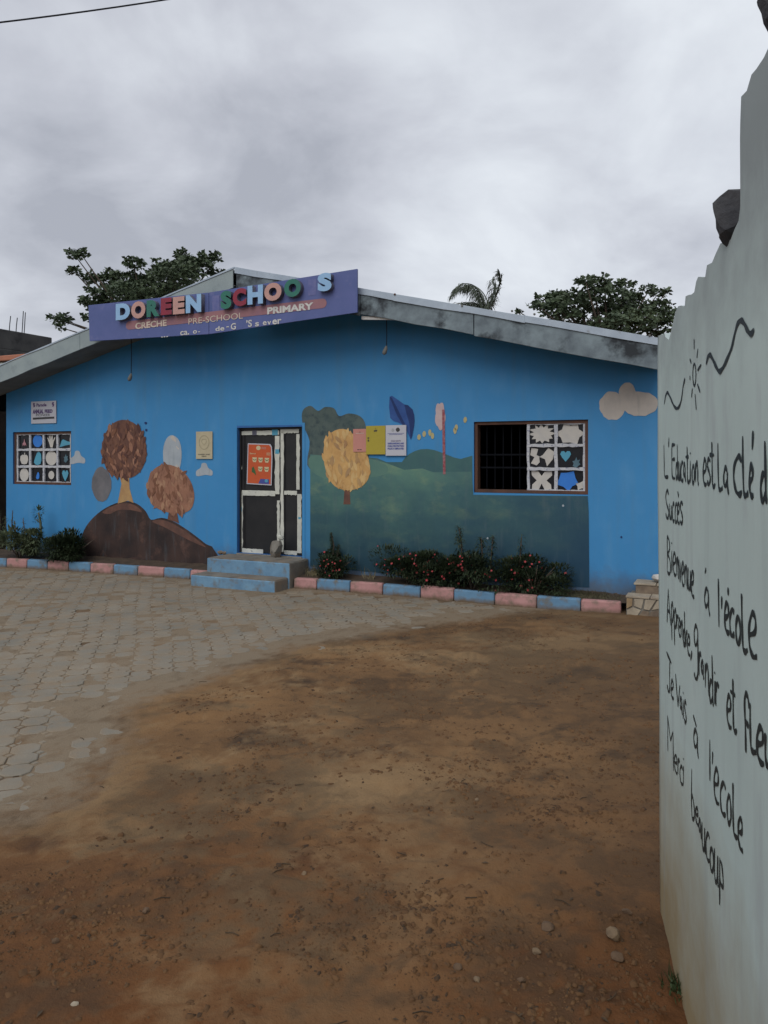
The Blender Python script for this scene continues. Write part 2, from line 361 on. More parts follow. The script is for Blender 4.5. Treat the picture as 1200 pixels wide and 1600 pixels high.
def spread(a, b, step, far, g=1.12):
    mid = list(np.arange(a, b, step)); st = step; lo = []; q = a
    while q > -far: st *= g; q -= st; lo.append(q)
    st = step; q = mid[-1]; hi = []
    while q < far: st *= g; q += st; hi.append(q)
    return np.array(lo[::-1] + mid + hi)
xs = spread(-4.4, 2.0, 0.018, 400)
yn = [2.1]
while yn[-1] < 13.0: yn.append(yn[-1] + 0.0052 * yn[-1])
st = 0.011; q = 2.1; lo = []
while q > -400: st *= 1.14; q -= st; lo.append(q)
st = 0.07; q = yn[-1]; hi = []
while q < 600: st *= 1.12; q += st; hi.append(q)
ys = np.array(lo[::-1] + yn + hi)
GX, GY = np.meshgrid(xs, ys); GZ = ground_h(GX.ravel(), GY.ravel())
nx, ny = len(xs), len(ys)
me = bpy.data.meshes.new('ground')
co = np.stack([GX.ravel(), GY.ravel(), GZ], 1)
I, J = np.meshgrid(np.arange(nx - 1), np.arange(ny - 1)); b0 = (J * nx + I).ravel()
quads = np.stack([b0, b0 + 1, b0 + nx + 1, b0 + nx], 1)
me.vertices.add(len(co)); me.vertices.foreach_set('co', co.ravel())
me.loops.add(quads.size); me.loops.foreach_set('vertex_index', quads.ravel())
me.polygons.add(len(quads)); me.polygons.foreach_set('loop_start', np.arange(0, quads.size, 4)); me.polygons.foreach_set('use_smooth', np.ones(len(quads), bool))
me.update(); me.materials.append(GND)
gx_, gy_ = GX.ravel(), GY.ravel(); sde = edge_dist(gx_, gy_); sm = lambda v, a, b: np.clip((v - a) / (b - a), 0, 1)
nz = fbm(gx_ * .9 + 3, gy_ * .9 + 1, 4, .55); nz2 = fbm(gx_ * 1.6 + 11, gy_ * 2.2 + 4, 4, .6)
far = np.hypot(gx_, gy_) > 40
fine = fbm(gx_ * 13 + 7, gy_ * 13, 4, .7)
dustv = sm(sde + .5 * nz + .35 * fine, .12, -.18) * sm(GZ, -.0075, -.0035) * (1 - .3 * sm(fine, .0, .2))
sandv = np.exp(-((sde - .9) / 1.3) ** 2) * sm(nz + .5 * fine, -.12, .14) * (sde > 0)
dark_soilv = sm(nz2 + .55 * fine + .06 * sm(gx_, -.5, 2.0), .02, .20) + .55 * sm(gx_ + .9 * nz, .5, 1.9) * (gy_ < 12)  # darker earth colour in noise patches, with more of it towards the right
for nm_, v_ in (('sand', sandv), ('dark_soil', np.clip(dark_soilv + .8 * (sde < .1) * sm(GZ, -.0045, -.008), 0, 1)), ('dust', dustv)):
    at_ = me.attributes.new(nm_, 'FLOAT', 'POINT'); at_.data.foreach_set('value', np.where(far, 0, v_).astype(np.float32))
ground = bpy.data.objects.new('ground', me); COL.objects.link(ground); struct(ground)

# octagon and dot concrete pavers
PS, PA = 0.185, math.radians(17)
def paver_ring(r, cut, z): 
    a = r; c = cut
    return [(a, -c, z), (a, c, z), (c, a, z), (-c, a, z), (-a, c, z), (-a, -c, z), (-c, -a, z), (c, -a, z)]
def paver_mesh(name, r, cut, ch=0.005, h=0.05):
    v = paver_ring(r, cut, -h) + paver_ring(r, cut, -ch) + paver_ring(r - ch * 0.55, cut - ch * .2, -ch * 0.3) + paver_ring(r - ch * 1.7, cut - ch * .6, 0)
    f = [tuple(range(24, 32))]
    for k in range(3): f += [(k * 8 + i, k * 8 + (i + 1) % 8, (k + 1) * 8 + (i + 1) % 8, (k + 1) * 8 + i) for i in range(8)]
    return v, f
OV, OF = paver_mesh('paver', PS * 0.488, PS * 0.255)
pm = bpy.data.meshes.new('paver'); pm.from_pydata(OV, [], OF); pm.materials.append(PAVE)
dotr = PS * 0.15
DV = [(x * 1.0, y * 1.0, z) for z, s in ((-.05, 1), (-.006, 1), (0, .82)) for x, y in ((dotr * s, 0), (0, dotr * s), (-dotr * s, 0), (0, -dotr * s))]
DF = [(8, 9, 10, 11)] + [(k * 4 + i, k * 4 + (i + 1) % 4, (k + 1) * 4 + (i + 1) % 4, (k + 1) * 4 + i) for k in range(2) for i in range(4)]
yard = struct(empty('paved_yard'))
cells = []
ca, sa = math.cos(PA), math.sin(PA)
gi = np.arange(-120, 120); A_, B_ = np.meshgrid(gi, gi)
cx = ((A_ * ca - B_ * sa) * PS - 3).ravel(); cy = ((A_ * sa + B_ * ca) * PS + 9).ravel()
sdv = edge_dist(cx, cy)
u_ = (cx - AX) * DX + (cy - AY) * DY; w_ = (cx - AX) * NX + (cy - AY) * NY
keep = (sdv < 0.18) & (w_ > 0.62) & (cx > -0.62 * cy - 1.2) & (cy > 2.9) & ~((w_ < 1.05) & (u_ > -0.85) & (u_ < 0.95)) & ~((u_ < -2) & (w_ < 0.62 + 0.1 * np.maximum(-u_ - 2, 0)))
cx, cy = cx[keep], cy[keep]; dist = np.hypot(cx, cy) + np.where(cx < -0.52 * cy, 50, 0); order = np.argsort(dist)
pf = MB()
for rank, i in enumerate(order):
    z = rng.normal(0, 0.003); rz = PA + rng.normal(0, 0.035); x, y = cx[i] + .02 * math.sin(cy[i] * 1.7) + rng.normal(0, .003), cy[i] + .02 * math.sin(cx[i] * 1.3 + 1) + rng.normal(0, .003)
    if rank < 300:
        o = bpy.data.objects.new('paver', pm); COL.objects.link(o); o.parent = yard; o.location = (x, y, z); o.rotation_euler = (rng.normal(0, .012), rng.normal(0, .012), rz)
    else:
        c, s = math.cos(rz), math.sin(rz); tx, ty = rng.normal(0, .010, 2)
        pf.add([(x + px * c - py * s, y + px * s + py * c, z + pz + px * tx + py * ty) for px, py, pz in OV], OF)
    c, s = ca, sa; x2, y2 = x + (PS / 2) * (c - s), y + (PS / 2) * (s + c); z = rng.normal(-.001, 0.002)
    pf.add([(x2 + px * c - py * s, y2 + px * s + py * c, z + pz) for px, py, pz in DV], DF)
o = raw('paver_field', pf.v, pf.f, PAVE, yard); o['kind'] = 'stuff'

# ------------------------------------------------------------------ school building (frame: x along the facade, y inwards, z up)
def ridge_z(u): return 4.83 - 0.242 * abs(u + 0.13)
school = empty('school_building', (AX, AY, 0), ROT)
tag(school, 'low gabled school with bright blue mural wall and grey roof boards', 'building')
UL, UR, DEP = -5.87, 6.02, 9.0
OP = [(-5.69, -4.19, 1.44, 2.425), (-0.545, 0.675, 0.40, 2.42), (3.455, 5.025, 1.45, 2.44)]
wall = MB(); T = 0.2
us = sorted({UL, UR, -0.13} | {a for o_ in OP for a in o_[:2]})
def wtop(u): return ridge_z(u) - 0.26
for a, b in zip(us[:-1], us[1:]):
    op = [o_ for o_ in OP if o_[0] <= a + 1e-6 and b <= o_[1] + 1e-6]
    zs = [(-0.2, None)] if not op else [(-0.2, op[0][2]), (op[0][3], None)]
    for z0, z1 in zs:
        t0, t1 = (wtop(a), wtop(b)) if z1 is None else (z1, z1)
        for y, fl in ((0, 0), (T, 1)):
            q = [(a, y, z0), (b, y, z0), (b, y, t1), (a, y, t0)]
            wall.add(q if not fl else q[::-1], [(0, 1, 2, 3)])
for (a, b, z0, z1) in OP:
    for q in ([(a, 0, z0), (a, T, z0), (a, T, z1), (a, 0, z1)], [(b, 0, z0), (b, 0, z1), (b, T, z1), (b, T, z0)], [(a, 0, z1), (a, T, z1), (b, T, z1), (b, 0, z1)], [(a, 0, z0), (b, 0, z0), (b, T, z0), (a, T, z0)]):
        wall.add(q, [(0, 1, 2, 3)], 1)
for x0, x1 in ((UL, UL + .18), (UR - .18, UR)):
    wall.add([(x, y, z) for x in (x0, x1) for y, z in ((T if x not in (UL, UR) else 0, -.2), (DEP, -.2), (DEP, wtop(x)), (T if x not in (UL, UR) else 0, wtop(x)))], [(0, 1, 2, 3), (7, 6, 5, 4)], 0 )
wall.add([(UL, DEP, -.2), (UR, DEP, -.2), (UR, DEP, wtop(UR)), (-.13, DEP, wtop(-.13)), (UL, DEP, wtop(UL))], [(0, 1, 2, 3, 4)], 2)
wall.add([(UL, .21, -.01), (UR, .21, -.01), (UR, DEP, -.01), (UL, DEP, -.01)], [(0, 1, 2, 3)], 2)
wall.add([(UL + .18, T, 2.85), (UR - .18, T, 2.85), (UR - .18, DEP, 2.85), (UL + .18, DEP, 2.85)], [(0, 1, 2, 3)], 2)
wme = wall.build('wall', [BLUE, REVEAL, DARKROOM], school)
# roof: two corrugated slopes, ridge running back
FW = 0.65
def slope_sheet(u0, u1, z_off, y0, y1, thick, pitch=0.0):
    mb = MB(); nseg = 2 if not pitch else int((y1 - y0) / pitch) * 4
    up = []; dn = []
    for i in range(nseg + 1):
        y = y0 + (y1 - y0) * i / nseg; wv = 0.012 * math.sin(2 * math.pi * (y - y0) / pitch) if pitch else 0
        for u in (u0, u1): up.append((u, y, ridge_z(u) + z_off + wv)); dn.append((u, y, ridge_z(u) + z_off + wv - thick))
    n = len(up); fs = []
    for i in range(nseg):
        a = 2 * i; fs += [(a, a + 1, a + 3, a + 2), (n + a, n + a + 2, n + a + 3, n + a + 1), (a, a + 2, n + a + 2, n + a), (a + 1, n + a + 1, n + a + 3, a + 3)]
    fs += [(0, n, n + 1, 1), (n - 2, n - 1, 2 * n - 1, 2 * n - 2)]
    mb.add(up + dn, fs); return mb
roof = slope_sheet(-0.13, 6.02, -0.03, -FW + 0.015, DEP + .4, 0.02, 0.2).build('roof', ROOFM, school)
slope_sheet(-6.35, -0.13, -0.03, -FW + 0.015, DEP + .4, 0.02, 0.2).build('roof_sheet', ROOFM, roof)
def raked(name, u0, u1, top, bot, y0, y1, m, parent=school, cut=0.0, bevel=0.004):
    mb = MB(); n = max(1, int((u1 - u0) / 0.35)); P = []
    mids = [u0 + (u1 - u0) * i / n for i in range(n + 1)]
    if u0 < -0.13 < u1: mids = sorted(mids + [-0.13])
    j = lambda a: random.uniform(-a, a)
    poly = [(u, ridge_z(u) + top + j(.003)) for u in mids] + [(u, ridge_z(u) + bot + j(.008)) for u in reversed(mids)]
    mb.prism(poly, y0, y1); return mb.build(name, m, parent, bevel=bevel)
for a, b, tp, bt in ((-0.10, 2.0, -.08, -.385), (2.006, 3.66, -.08, -.36), (3.672, 5.96, -.08, -.375)):
    raked('fascia_board', a, b, tp, bt, -FW, -FW + .022, GREYB)
for a, b in ((-6.33, -3.3), (-3.294, -0.16)):
    raked('fascia_board', a, b, -.012, -.30, -FW, -FW + .022, GREYL)
for a, b, dz in ((-0.12, 2.55, 0), (2.52, 4.35, -.006), (4.33, 6.0, 0.0)):
    raked('roof_flashing', a, b, .004 + dz, -.088 + dz, -FW - .016 - (0.004 if dz else 0), -FW - .004, FLASH, roof, bevel=0.002)
raked('roof_flashing', -6.36, -0.13, .010, -.012, -FW - .012, -FW + .01, FLASH, roof, bevel=0.002)
raked('soffit', -6.30, -0.14, -.262, -.274, -FW + .024, -0.003, SOFFIT)
raked('soffit', -0.12, 5.95, -.292, -.304, -FW + .024, -0.003, SOFFIT)
# loose pieces under the right boards
mb = MB(); a = fac(566, 494, .6); b_ = fac(620, 500, .6)
mb.prism([(a[0], a[1]), (b_[0], b_[1] + .03), (b_[0], b_[1]), (a[0], a[1] - .05)], -.62, -.58); mb.build('batten', WHITEP, school)
mb = MB(); a = fac(725, 511, .6); b_ = fac(738, 513, .6)
mb.box(a[0], b_[0], -.64, -.6, a[1] - .03, a[1]); mb.build('batten', STONE, school)
for px, py in ((617, 460), (722, 478), (800, 486), (835, 491), (880, 499), (1015, 524)):
    u, z = fac(px, py, .67); mb = MB(); mb.tube([(u, -FW - .035, z), (u, -FW - .0165, z)], [.012, .016], 8); mb.build('roof_bolt', WOOD if px == 617 else SOFFIT, roof)

# ---- mural painting (flat paint on the wall; y offset keeps each coat a few mm proud)
def fp(pts, w=0.0): return [fac(x, y, w) for x, y in pts]
def paint(name, pts, m, y, smooth=4):
    q = fp(pts); q = smoothline(q, smooth, True) if smooth else q
    mb = MB(); mb.sheet(q, -y); return mb.build(name, m, wme)
FIELD = mat('mural_field', (0.100, 0.205, 0.160), (0.060, 0.140, 0.145), 2.0, 0.75, 0.08, 40, c3=(0.165, 0.255, 0.165), s3=3.6, t3=(0.52, 0.74), stretch=(.7, 1, 1.3))
overlay(FIELD, (0.010, 0.042, 0.070), 2, 1.75, 0.45, 1.5, 1.2, strength=0.95)
overlay(FIELD, (0.014, 0.05, 0.095), 0, 2.6, 5.2, 1.3, 1.8, strength=0.75)
HILL = mat('mural_hill', (0.06, 0.145, 0.135), (0.045, 0.11, 0.12), 2, 0.75)
MTREE = mat('mural_tree', (0.055, 0.085, 0.085), (0.09, 0.12, 0.11), 5, 0.75, c3=(0.03, 0.05, 0.06), s3=8, t3=(0.5, 0.7))
MROCK = mat('mural_rock', (0.055, 0.033, 0.028), (0.025, 0.018, 0.018), 2.6, 0.75, c3=(0.12, 0.065, 0.05), s3=3.4, t3=(0.56, 0.78))
MRIM = mat('mural_rock_light', (0.15, 0.075, 0.055), (0.08, 0.045, 0.038), 5, 0.75)
MCLOUD = mat('mural_cloud', (0.36, 0.40, 0.43), (0.30, 0.34, 0.38), 4, 0.75)
MCLOUD2 = mat('mural_cloud_cream', (0.50, 0.46, 0.41), (0.42, 0.39, 0.36), 5, 0.8)
MBROWN = mat('mural_brown', (0.16, 0.075, 0.05), (0.10, 0.05, 0.04), 4, 0.75, c3=(0.22, 0.11, 0.065), s3=7, t3=(0.55, 0.75))
MOCHRE = mat('mural_ochre', (0.42, 0.27, 0.12), (0.33, 0.19, 0.09), 4, 0.75)
MTAN = mat('mural_tan', (0.30, 0.15, 0.095), (0.22, 0.11, 0.075), 3, 0.75, c3=(0.40, 0.24, 0.15), s3=5, t3=(0.55, 0.75))
MGREY = mat('mural_grey', (0.16, 0.155, 0.165), (0.11, 0.11, 0.12), 4, 0.75)
MGOLD = mat('mural_gold', (0.55, 0.34, 0.13), (0.45, 0.26, 0.10), 4, 0.75, c3=(0.62, 0.42, 0.20), s3=6, t3=(0.55, 0.75))
MBR2 = mat('mural_brown_dark', (0.10, 0.045, 0.035), (0.075, 0.035, 0.03), 4, .75); MBR3 = mat('mural_russet', (0.19, 0.085, 0.05), (0.15, 0.07, 0.045), 4, .75)
MTN2 = mat('mural_sand', (0.36, 0.21, 0.13), (0.29, 0.16, 0.10), 4, .75); MGLD2 = mat('mural_gold_light', (0.58, 0.40, 0.18), (0.50, 0.33, 0.14), 4, .75)
MRED = mat('mural_maroon', (0.14, 0.03, 0.035), (0.10, 0.025, 0.03), 6, 0.75)
MNAVY = mat('mural_navy', (0.025, 0.065, 0.22), (0.035, 0.09, 0.27), 5, 0.75)
MNAVY2 = mat('mural_navy_dark', (0.012, 0.03, 0.11), (0.018, 0.04, 0.14), 5, 0.75)
MPINK = mat('mural_pink', (0.50, 0.40, 0.40), (0.42, 0.32, 0.33), 6, 0.75)
MLEAF = mat('mural_leaf', (0.45, 0.36, 0.18), (0.35, 0.34, 0.18), 6, 0.75)
for m_g in (MCLOUD, MCLOUD2, MROCK, MTREE, MGREY, HILL, FIELD, MOCHRE): streaks(m_g, (0.10, 0.13, 0.15), (7, 7, 1.2), .55, .78, .35)
paint('painted_tree', [(486, 735), (484, 690), (473, 662), (473, 642), (485, 634), (497, 642), (508, 636), (522, 638), (530, 650), (545, 646), (562, 650), (571, 663), (572, 690), (570, 735)], MTREE, .003)
paint('painted_hill', [(565, 760), (568, 714), (590, 716), (604, 722), (628, 722), (634, 714), (640, 709), (648, 705), (657, 702), (668, 701.5), (678, 703), (690, 707), (700, 711), (710, 715), (720, 717), (738, 712), (738.5, 760)], HILL, .004, 0)
paint('painted_field', [(485, 710), (520, 713), (560, 714), (590, 719), (605, 724), (632, 734), (660, 732), (678, 738), (705, 737), (737, 737), (739, 760), (739.5, 773), (800, 774), (918.5, 775), (920, 800), (921, 918), (700, 905), (485, 885)], FIELD, .006, 0)
paint('painted_bank', [(486, 735), (486, 712), (520, 714), (560, 716), (590, 722), (606, 729), (600, 742), (560, 748), (520, 752)], mat('mural_bank', (0.105, 0.20, 0.16), (0.085, 0.175, 0.15), 3, .75), .0075, 3)
rock_pts = [(124, 872), (126, 845), (135, 822), (152, 803), (172, 790), (195, 783), (214, 787), (228, 799), (236, 812), (252, 809), (270, 814), (290, 826), (308, 839), (322, 850), (334, 858), (326, 888)]
paint('painted_boulder', rock_pts, MROCK, .003, 3)
paint('painted_boulder', [(160, 800), (178, 790), (196, 786), (212, 790), (222, 800), (205, 797), (185, 797), (172, 803)], MRIM, .0045)
paint('painted_boulder', [(238, 815), (252, 812), (270, 818), (290, 830), (308, 843), (322, 855), (300, 846), (280, 836), (258, 824)], MRIM, .0045)
# plain autumn shrubs and stones of the same size and colours stand in for the painted figures
def pblob(name, px, py, rx, ry, m, y, lobes=7, amp=.13, seed=0, n=30):
    return paint(name, blob(px, py, rx, ry, n, lobes, amp, seed), m, y, 2)
def tufts(name, outline, cols, y, n, r0, r1, seed, lean=1.2):
    r2 = random.Random(seed); mb = MB(); k = 0; xs_ = [p[0] for p in outline]; ys_ = [p[1] for p in outline]
    mb.sheet(smoothline(fp(outline), 3, True), -y, 0)
    while k < n:
        x, yy = r2.uniform(min(xs_), max(xs_)), r2.uniform(min(ys_), max(ys_)); ins = False
        for (ax, ay), (bx, by) in zip(outline, outline[1:] + outline[:1]):
            if (ay > yy) != (by > yy) and x < (bx - ax) * (yy - ay) / (by - ay) + ax: ins = not ins
        if not ins: continue
        r = r2.uniform(r0, r1); th = r2.gauss(lean, .35); c_, s_ = math.cos(th), math.sin(th)
        lf = [(r * a_, r * .34 * b_) for a_, b_ in ((-1, 0), (-.5, .8), (.1, 1), (.6, .6), (1, 0), (.6, -.6), (.1, -1), (-.5, -.8))]
        mb.sheet(fp([(x + p * c_ - q * s_, yy + p * s_ + q * c_) for p, q in lf]), -y - .0006 - .00006 * k, r2.randrange(len(cols))); k += 1
    return mb.build(name, cols, wme)
paint('painted_trunk', [(184, 787), (190, 756), (186, 738), (180, 722), (186, 720), (195, 738), (204, 718), (210, 720), (202, 744), (203, 764), (209, 786), (200, 782), (194, 784)], MOCHRE, .0045, 0)
tufts('painted_shrub', [(170, 738), (163, 722), (160, 700), (164, 680), (174, 664), (190, 656), (208, 660), (222, 674), (229, 696), (228, 718), (220, 736), (206, 746), (188, 746)], [MBROWN, MBR2, MTAN, MBROWN, MBR3], .0062, 170, 4, 9, 2, 1.5)
paint('painted_trunk', [(262, 812), (266, 786), (262, 770), (272, 770), (275, 790), (280, 818), (271, 814)], MBROWN, .0045, 0)
tufts('painted_shrub', [(240, 790), (232, 772), (232, 750), (240, 734), (255, 726), (272, 728), (288, 738), (300, 756), (304, 778), (298, 796), (282, 802), (260, 800)], [MTAN, MBR3, MTAN, MTN2], .0062, 140, 4, 9, 5, 1.5)
pblob('painted_boulder', 159, 757, 15, 26, MGREY, .0045, 3, .05, 4)
tufts('painted_cloud', [(258, 735), (255, 705), (260, 686), (270, 680), (281, 690), (284, 715), (278, 740), (268, 742)], [MCLOUD, MCLOUD, MCLOUD2], .0045, 12, 4, 7, 6)
for cx_, cy_, s_ in ((121, 716, 1.0), (319, 735, 1.1)):
    paint('painted_cloud', [(cx_ - 10 * s_, cy_ + 9), (cx_ - 11 * s_, cy_ + 1), (cx_ - 5 * s_, cy_ - 4), (cx_ - 3 * s_, cy_ - 11), (cx_ + 3 * s_, cy_ - 11), (cx_ + 6 * s_, cy_ - 4), (cx_ + 12 * s_, cy_ + 1), (cx_ + 11 * s_, cy_ + 8), (cx_ + 2, cy_ + 7)], MCLOUD, .004)
pblob('painted_cloud', 957, 634, 20, 22, MCLOUD2, .0040, 2, .03, 1); pblob('painted_cloud', 980, 612, 12.5, 14, MCLOUD2, .0052, 2, .03, 2); pblob('painted_cloud', 1000, 631, 27, 19, MCLOUD2, .0064, 2, .04, 3)
paint('painted_trunk', [(537, 788), (540, 750), (546, 750), (548, 788)], MBROWN, .0088, 0)
tufts('painted_shrub', [(512, 742), (506, 716), (508, 692), (518, 676), (536, 670), (552, 678), (566, 694), (576, 716), (578, 742), (566, 760), (544, 766), (524, 760)], [MGOLD, MGOLD, MOCHRE, MGLD2], .0092, 120, 5, 10, 9, 1.5)
paint('painted_umbrella', [(609, 620), (618, 622), (632, 632), (645, 640), (648, 658), (646, 672), (642, 687), (634, 668), (622, 660), (610, 653)], MNAVY, .006, 2)
paint('painted_umbrella', [(632, 632), (645, 640), (648, 658), (646, 672), (642, 687), (640, 662)], MNAVY2, .0075, 2)
paint('painted_umbrella', [(609, 620), (613, 622), (634, 664), (632, 668), (620, 648)], MNAVY2, .0075, 0)
paint('painted_pole', [(691, 640), (695, 640), (696.5, 741), (692.5, 741)], mat('mural_red', (0.24, 0.035, 0.05), (0.30, 0.16, 0.17), 30, .75), .0078, 0)
pblob('painted_blossom', 688, 650, 7, 19, MPINK, .0062, 5, .2, 21)
for px, py in ((655, 683), (663, 678), (676, 681), (711, 673), (727, 656), (672, 676), (713, 668)): pblob('painted_leaf', px, py, 2.4, 4.2, MLEAF, .0062, 2, .2, int(px), 10)
# chipped spots on the paint
for px, py, r in ((228, 661, 1.6), (229, 672, 1.5), (971, 839, 1.3), (880, 790, 1.4), (762, 841, 1.2), (820, 900, 1.2)):
    pblob('paint_chip', px, py, r, r * 1.1, MNAVY2 if px < 300 or px > 960 else MCLOUD, .0082, 3, .3, int(py), 8)

# ---- windows
CUT_W = mat('paper_white', (0.50, 0.48, 0.44), (0.44, 0.43, 0.41), 9, .85)
CUT_B = mat('paper_blue', (0.035, 0.17, 0.55), (0.04, 0.19, 0.58), 6, .8)
CUT_T = mat('paper_teal', (0.08, 0.32, 0.45), (0.09, 0.28, 0.40), 6, .8)
CUT_P = mat('paper_pink', (0.42, 0.22, 0.25), (0.36, 0.18, 0.22), 6, .8)
CUT_D = mat('paper_slate', (0.09, 0.16, 0.20), (0.07, 0.13, 0.17), 6, .8)
def circ(n=18, rx=.4, ry=.4, cx=.5, cy=.5): return [(cx + rx * math.cos(2 * math.pi * i / n), cy + ry * math.sin(2 * math.pi * i / n)) for i in range(n)]
def star(n, r0, r1, cx=.5, cy=.5, ph=.3, jit=.0, sd=1):
    r_ = random.Random(sd); return [(cx + (r1 if i % 2 else r0) * (1 + r_.uniform(-jit, jit)) * math.cos(math.pi * i / n + ph), cy + (r1 if i % 2 else r0) * (1 + r_.uniform(-jit, jit)) * math.sin(math.pi * i / n + ph)) for i in range(2 * n)]
HAND = [(.42, .05), (.62, .05), (.70, .42), (.86, .72), (.80, .78), (.64, .52), (.62, .92), (.55, .93), (.53, .60), (.48, .97), (.41, .96), (.44, .58), (.34, .92), (.27, .90), (.35, .54), (.20, .76), (.14, .72), (.30, .36)]
APPLE = [(.5, .08), (.72, .12), (.86, .4), (.82, .66), (.66, .78), (.56, .74), (.58, .92), (.50, .92), (.50, .74), (.34, .78), (.16, .66), (.13, .4), (.28, .12)]
HEART = [(.5, .05), (.72, .38), (.84, .66), (.76, .88), (.6, .9), (.5, .76), (.4, .9), (.24, .88), (.16, .66), (.28, .38)]
BIRD = [(.05, .05), (.2, .6), (.32, .75), (.7, .55), (1.0, .5), (1.0, .3), (.5, .2)]
LEAF = [(.5, .05), (.62, .2), (.8, .35), (.68, .5), (.78, .72), (.58, .66), (.5, .92), (.38, .64), (.2, .6), (.3, .42), (.22, .22)]
ROCKET = [(.3, .1), (.42, .28), (.5, .1), (.58, .28), (.74, .1), (.7, .36), (.58, .5), (.5, .85), (.42, .5), (.28, .36)]
DROP = [(.5, .0), (.75, .1), (.85, .35), (.8, .8), (.62, .98), (.45, .9), (.25, .5), (.15, .2), (.3, .05)]
BUTT = [(.5, .35), (.62, .05), (.9, .02), (.88, .3), (.7, .5), (.92, .75), (.9, 1.0), (.62, .92), (.5, .72), (.38, .92), (.08, 1.0), (.1, .75), (.3, .5), (.12, .3), (.1, .02), (.38, .05)]
FLOWR = [(.08, .2), (.3, .1), (.42, .25), (.4, .5), (.55, .62), (.75, .95), (.98, .75), (.92, .4), (.7, .05), (.62, .4), (.3, .6), (.36, .9), (.1, .95), (.05, .6), (.22, .5)]
def window(op, ncol, nrow, cuts, sash=None):
    u0, u1, z0, z1 = op
    fr = MB(); t = .045
    win = fr.box(u0 + .001, u0 + t, .03, .16, z0 + .001, z1 - .001).box(u1 - t, u1 - .001, .03, .16, z0 + .001, z1 - .001).box(u0 + t, u1 - t, .03, .16, z1 - t, z1 - .001).box(u0 + t, u1 - t, .03, .16, z0 + .001, z0 + t).build('window', WOOD, school, bevel=.003)
    s0, s1 = sash or (u0 + t, u1 - t); y = .045
    zz0, zz1 = z0 + .02, z1 - .02
    cw = (s1 - s0) / ncol; ch = (zz1 - zz0) / nrow; b = .042
    for i in range(ncol + 1):
        x = s0 + cw * i; x0, x1 = max(s0, x - b / 2), min(s1, x + b / 2)
        if i == 0: x1 = s0 + b * .8
        if i == ncol: x0 = s1 - b * .8
        mb = MB(); n = 14; j = lambda: random.uniform(-.006, .006)
        mb.prism([(x0 + j(), zz0 + (zz1 - zz0) * k / n) for k in range(n + 1)] + [(x1 + j(), zz0 + (zz1 - zz0) * k / n) for k in range(n, -1, -1)], y, y + .03); mb.build('sash_bar', SASH, win)
    for i in range(nrow + 1):
        z = zz0 + ch * i; a, c = max(zz0, z - b / 2), min(zz1, z + b / 2)
        if i == 0: c = zz0 + b * .9
        if i == nrow: a = zz1 - b * .9
        mb = MB(); n = 14 * ncol // 2; j = lambda: random.uniform(-.006, .006)
        mb.prism([(s0 + (s1 - s0) * k / n, a + j()) for k in range(n + 1)] + [(s0 + (s1 - s0) * k / n, c + j()) for k in range(n, -1, -1)], y - .004, y + .028); mb.build('sash_bar', SASH, win)
    for i in range(ncol):
        for r in range(nrow):
            mb = MB(); mb.box(s0 + cw * i, s0 + cw * (i + 1) - .001, y + .034, y + .040, zz0 + ch * r, zz0 + ch * (r + 1) - .001); mb.build('pane', GLASS, win)
    for (c, r, shape, m, sx, sz, ox, oz) in cuts:
        a0 = s0 + cw * c + b * .45; w = cw - b * .9; b0 = zz0 + ch * (nrow - 1 - r) + b * .45; h = ch - b * .9
        mb = MB(); mb.prism([(a0 + (ox + px * sx) * w, b0 + (oz + pz * sz) * h) for px, pz in shape], y + .024, y + .027); mb.build('paper_cutout', m, win)
    return win
window(OP[0], 4, 3, [(0, 0, ROCKET, CUT_P, .7, .7, .15, .1), (1, 0, circ(), CUT_B, 1, 1.05, 0, 0), (2, 0, HAND, CUT_W, .9, .95, .05, .03), (3, 0, BIRD, CUT_T, 1, .75, 0, .05),
                    (0, 1, APPLE, CUT_W, .95, .95, .02, .0), (1, 1, DROP, CUT_T, .9, .95, .05, .02), (2, 1, circ(), CUT_W, 1.15, 1.2, -.07, -.1), (3, 1, LEAF, CUT_D, .6, .7, .25, .15),
                    (0, 2, circ(), CUT_W, .95, 1.1, .02, -.05), (1, 2, DROP, CUT_B, .4, .5, .3, .2), (2, 2, circ(12), CUT_W, .6, .7, .2, .15), (3, 2, HEART, CUT_T, .75, .85, .12, .06)])
w2 = window(OP[2], 2, 3, [(0, 0, star(12, .34, .52, jit=.12), CUT_W, 1, 1, 0, 0), (1, 0, star(6, .40, .56, ph=.5, jit=.1, sd=3), CUT_W, .95, 1, 0, 0), (0, 1, FLOWR, CUT_W, 1, 1, 0, 0),
                         (1, 1, HEART, CUT_T, .6, .6, .0, .25), (1, 1, LEAF, CUT_D, .5, .6, .45, -.05), (0, 2, BUTT, CUT_W, .95, 1, .02, 0), (1, 2, star(5, .36, .50, ph=.4, jit=.1, sd=5), CUT_B, .85, 1, -.05, 0), (1, 2, star(4, .3, .55), CUT_W, .38, .45, .66, .05)],
            (4.20, 4.985))
WBAR = mat('black_window_bar', (0.006, 0.007, 0.010), (0.004, 0.005, 0.007), 6, 0.9, spec=.1)
for k_ in range(6):
    u = 3.60 + .118 * k_; mb = MB(); mb.tube([(u, .15, 1.5), (u, .15, 2.4)], .008, 6); mb.build('window_bar', WBAR, w2)
for z in (1.80, 1.98):
    mb = MB(); mb.box(3.50, 4.2, .135, .143, z - .012, z + .012); mb.build('window_bar', WBAR, w2)

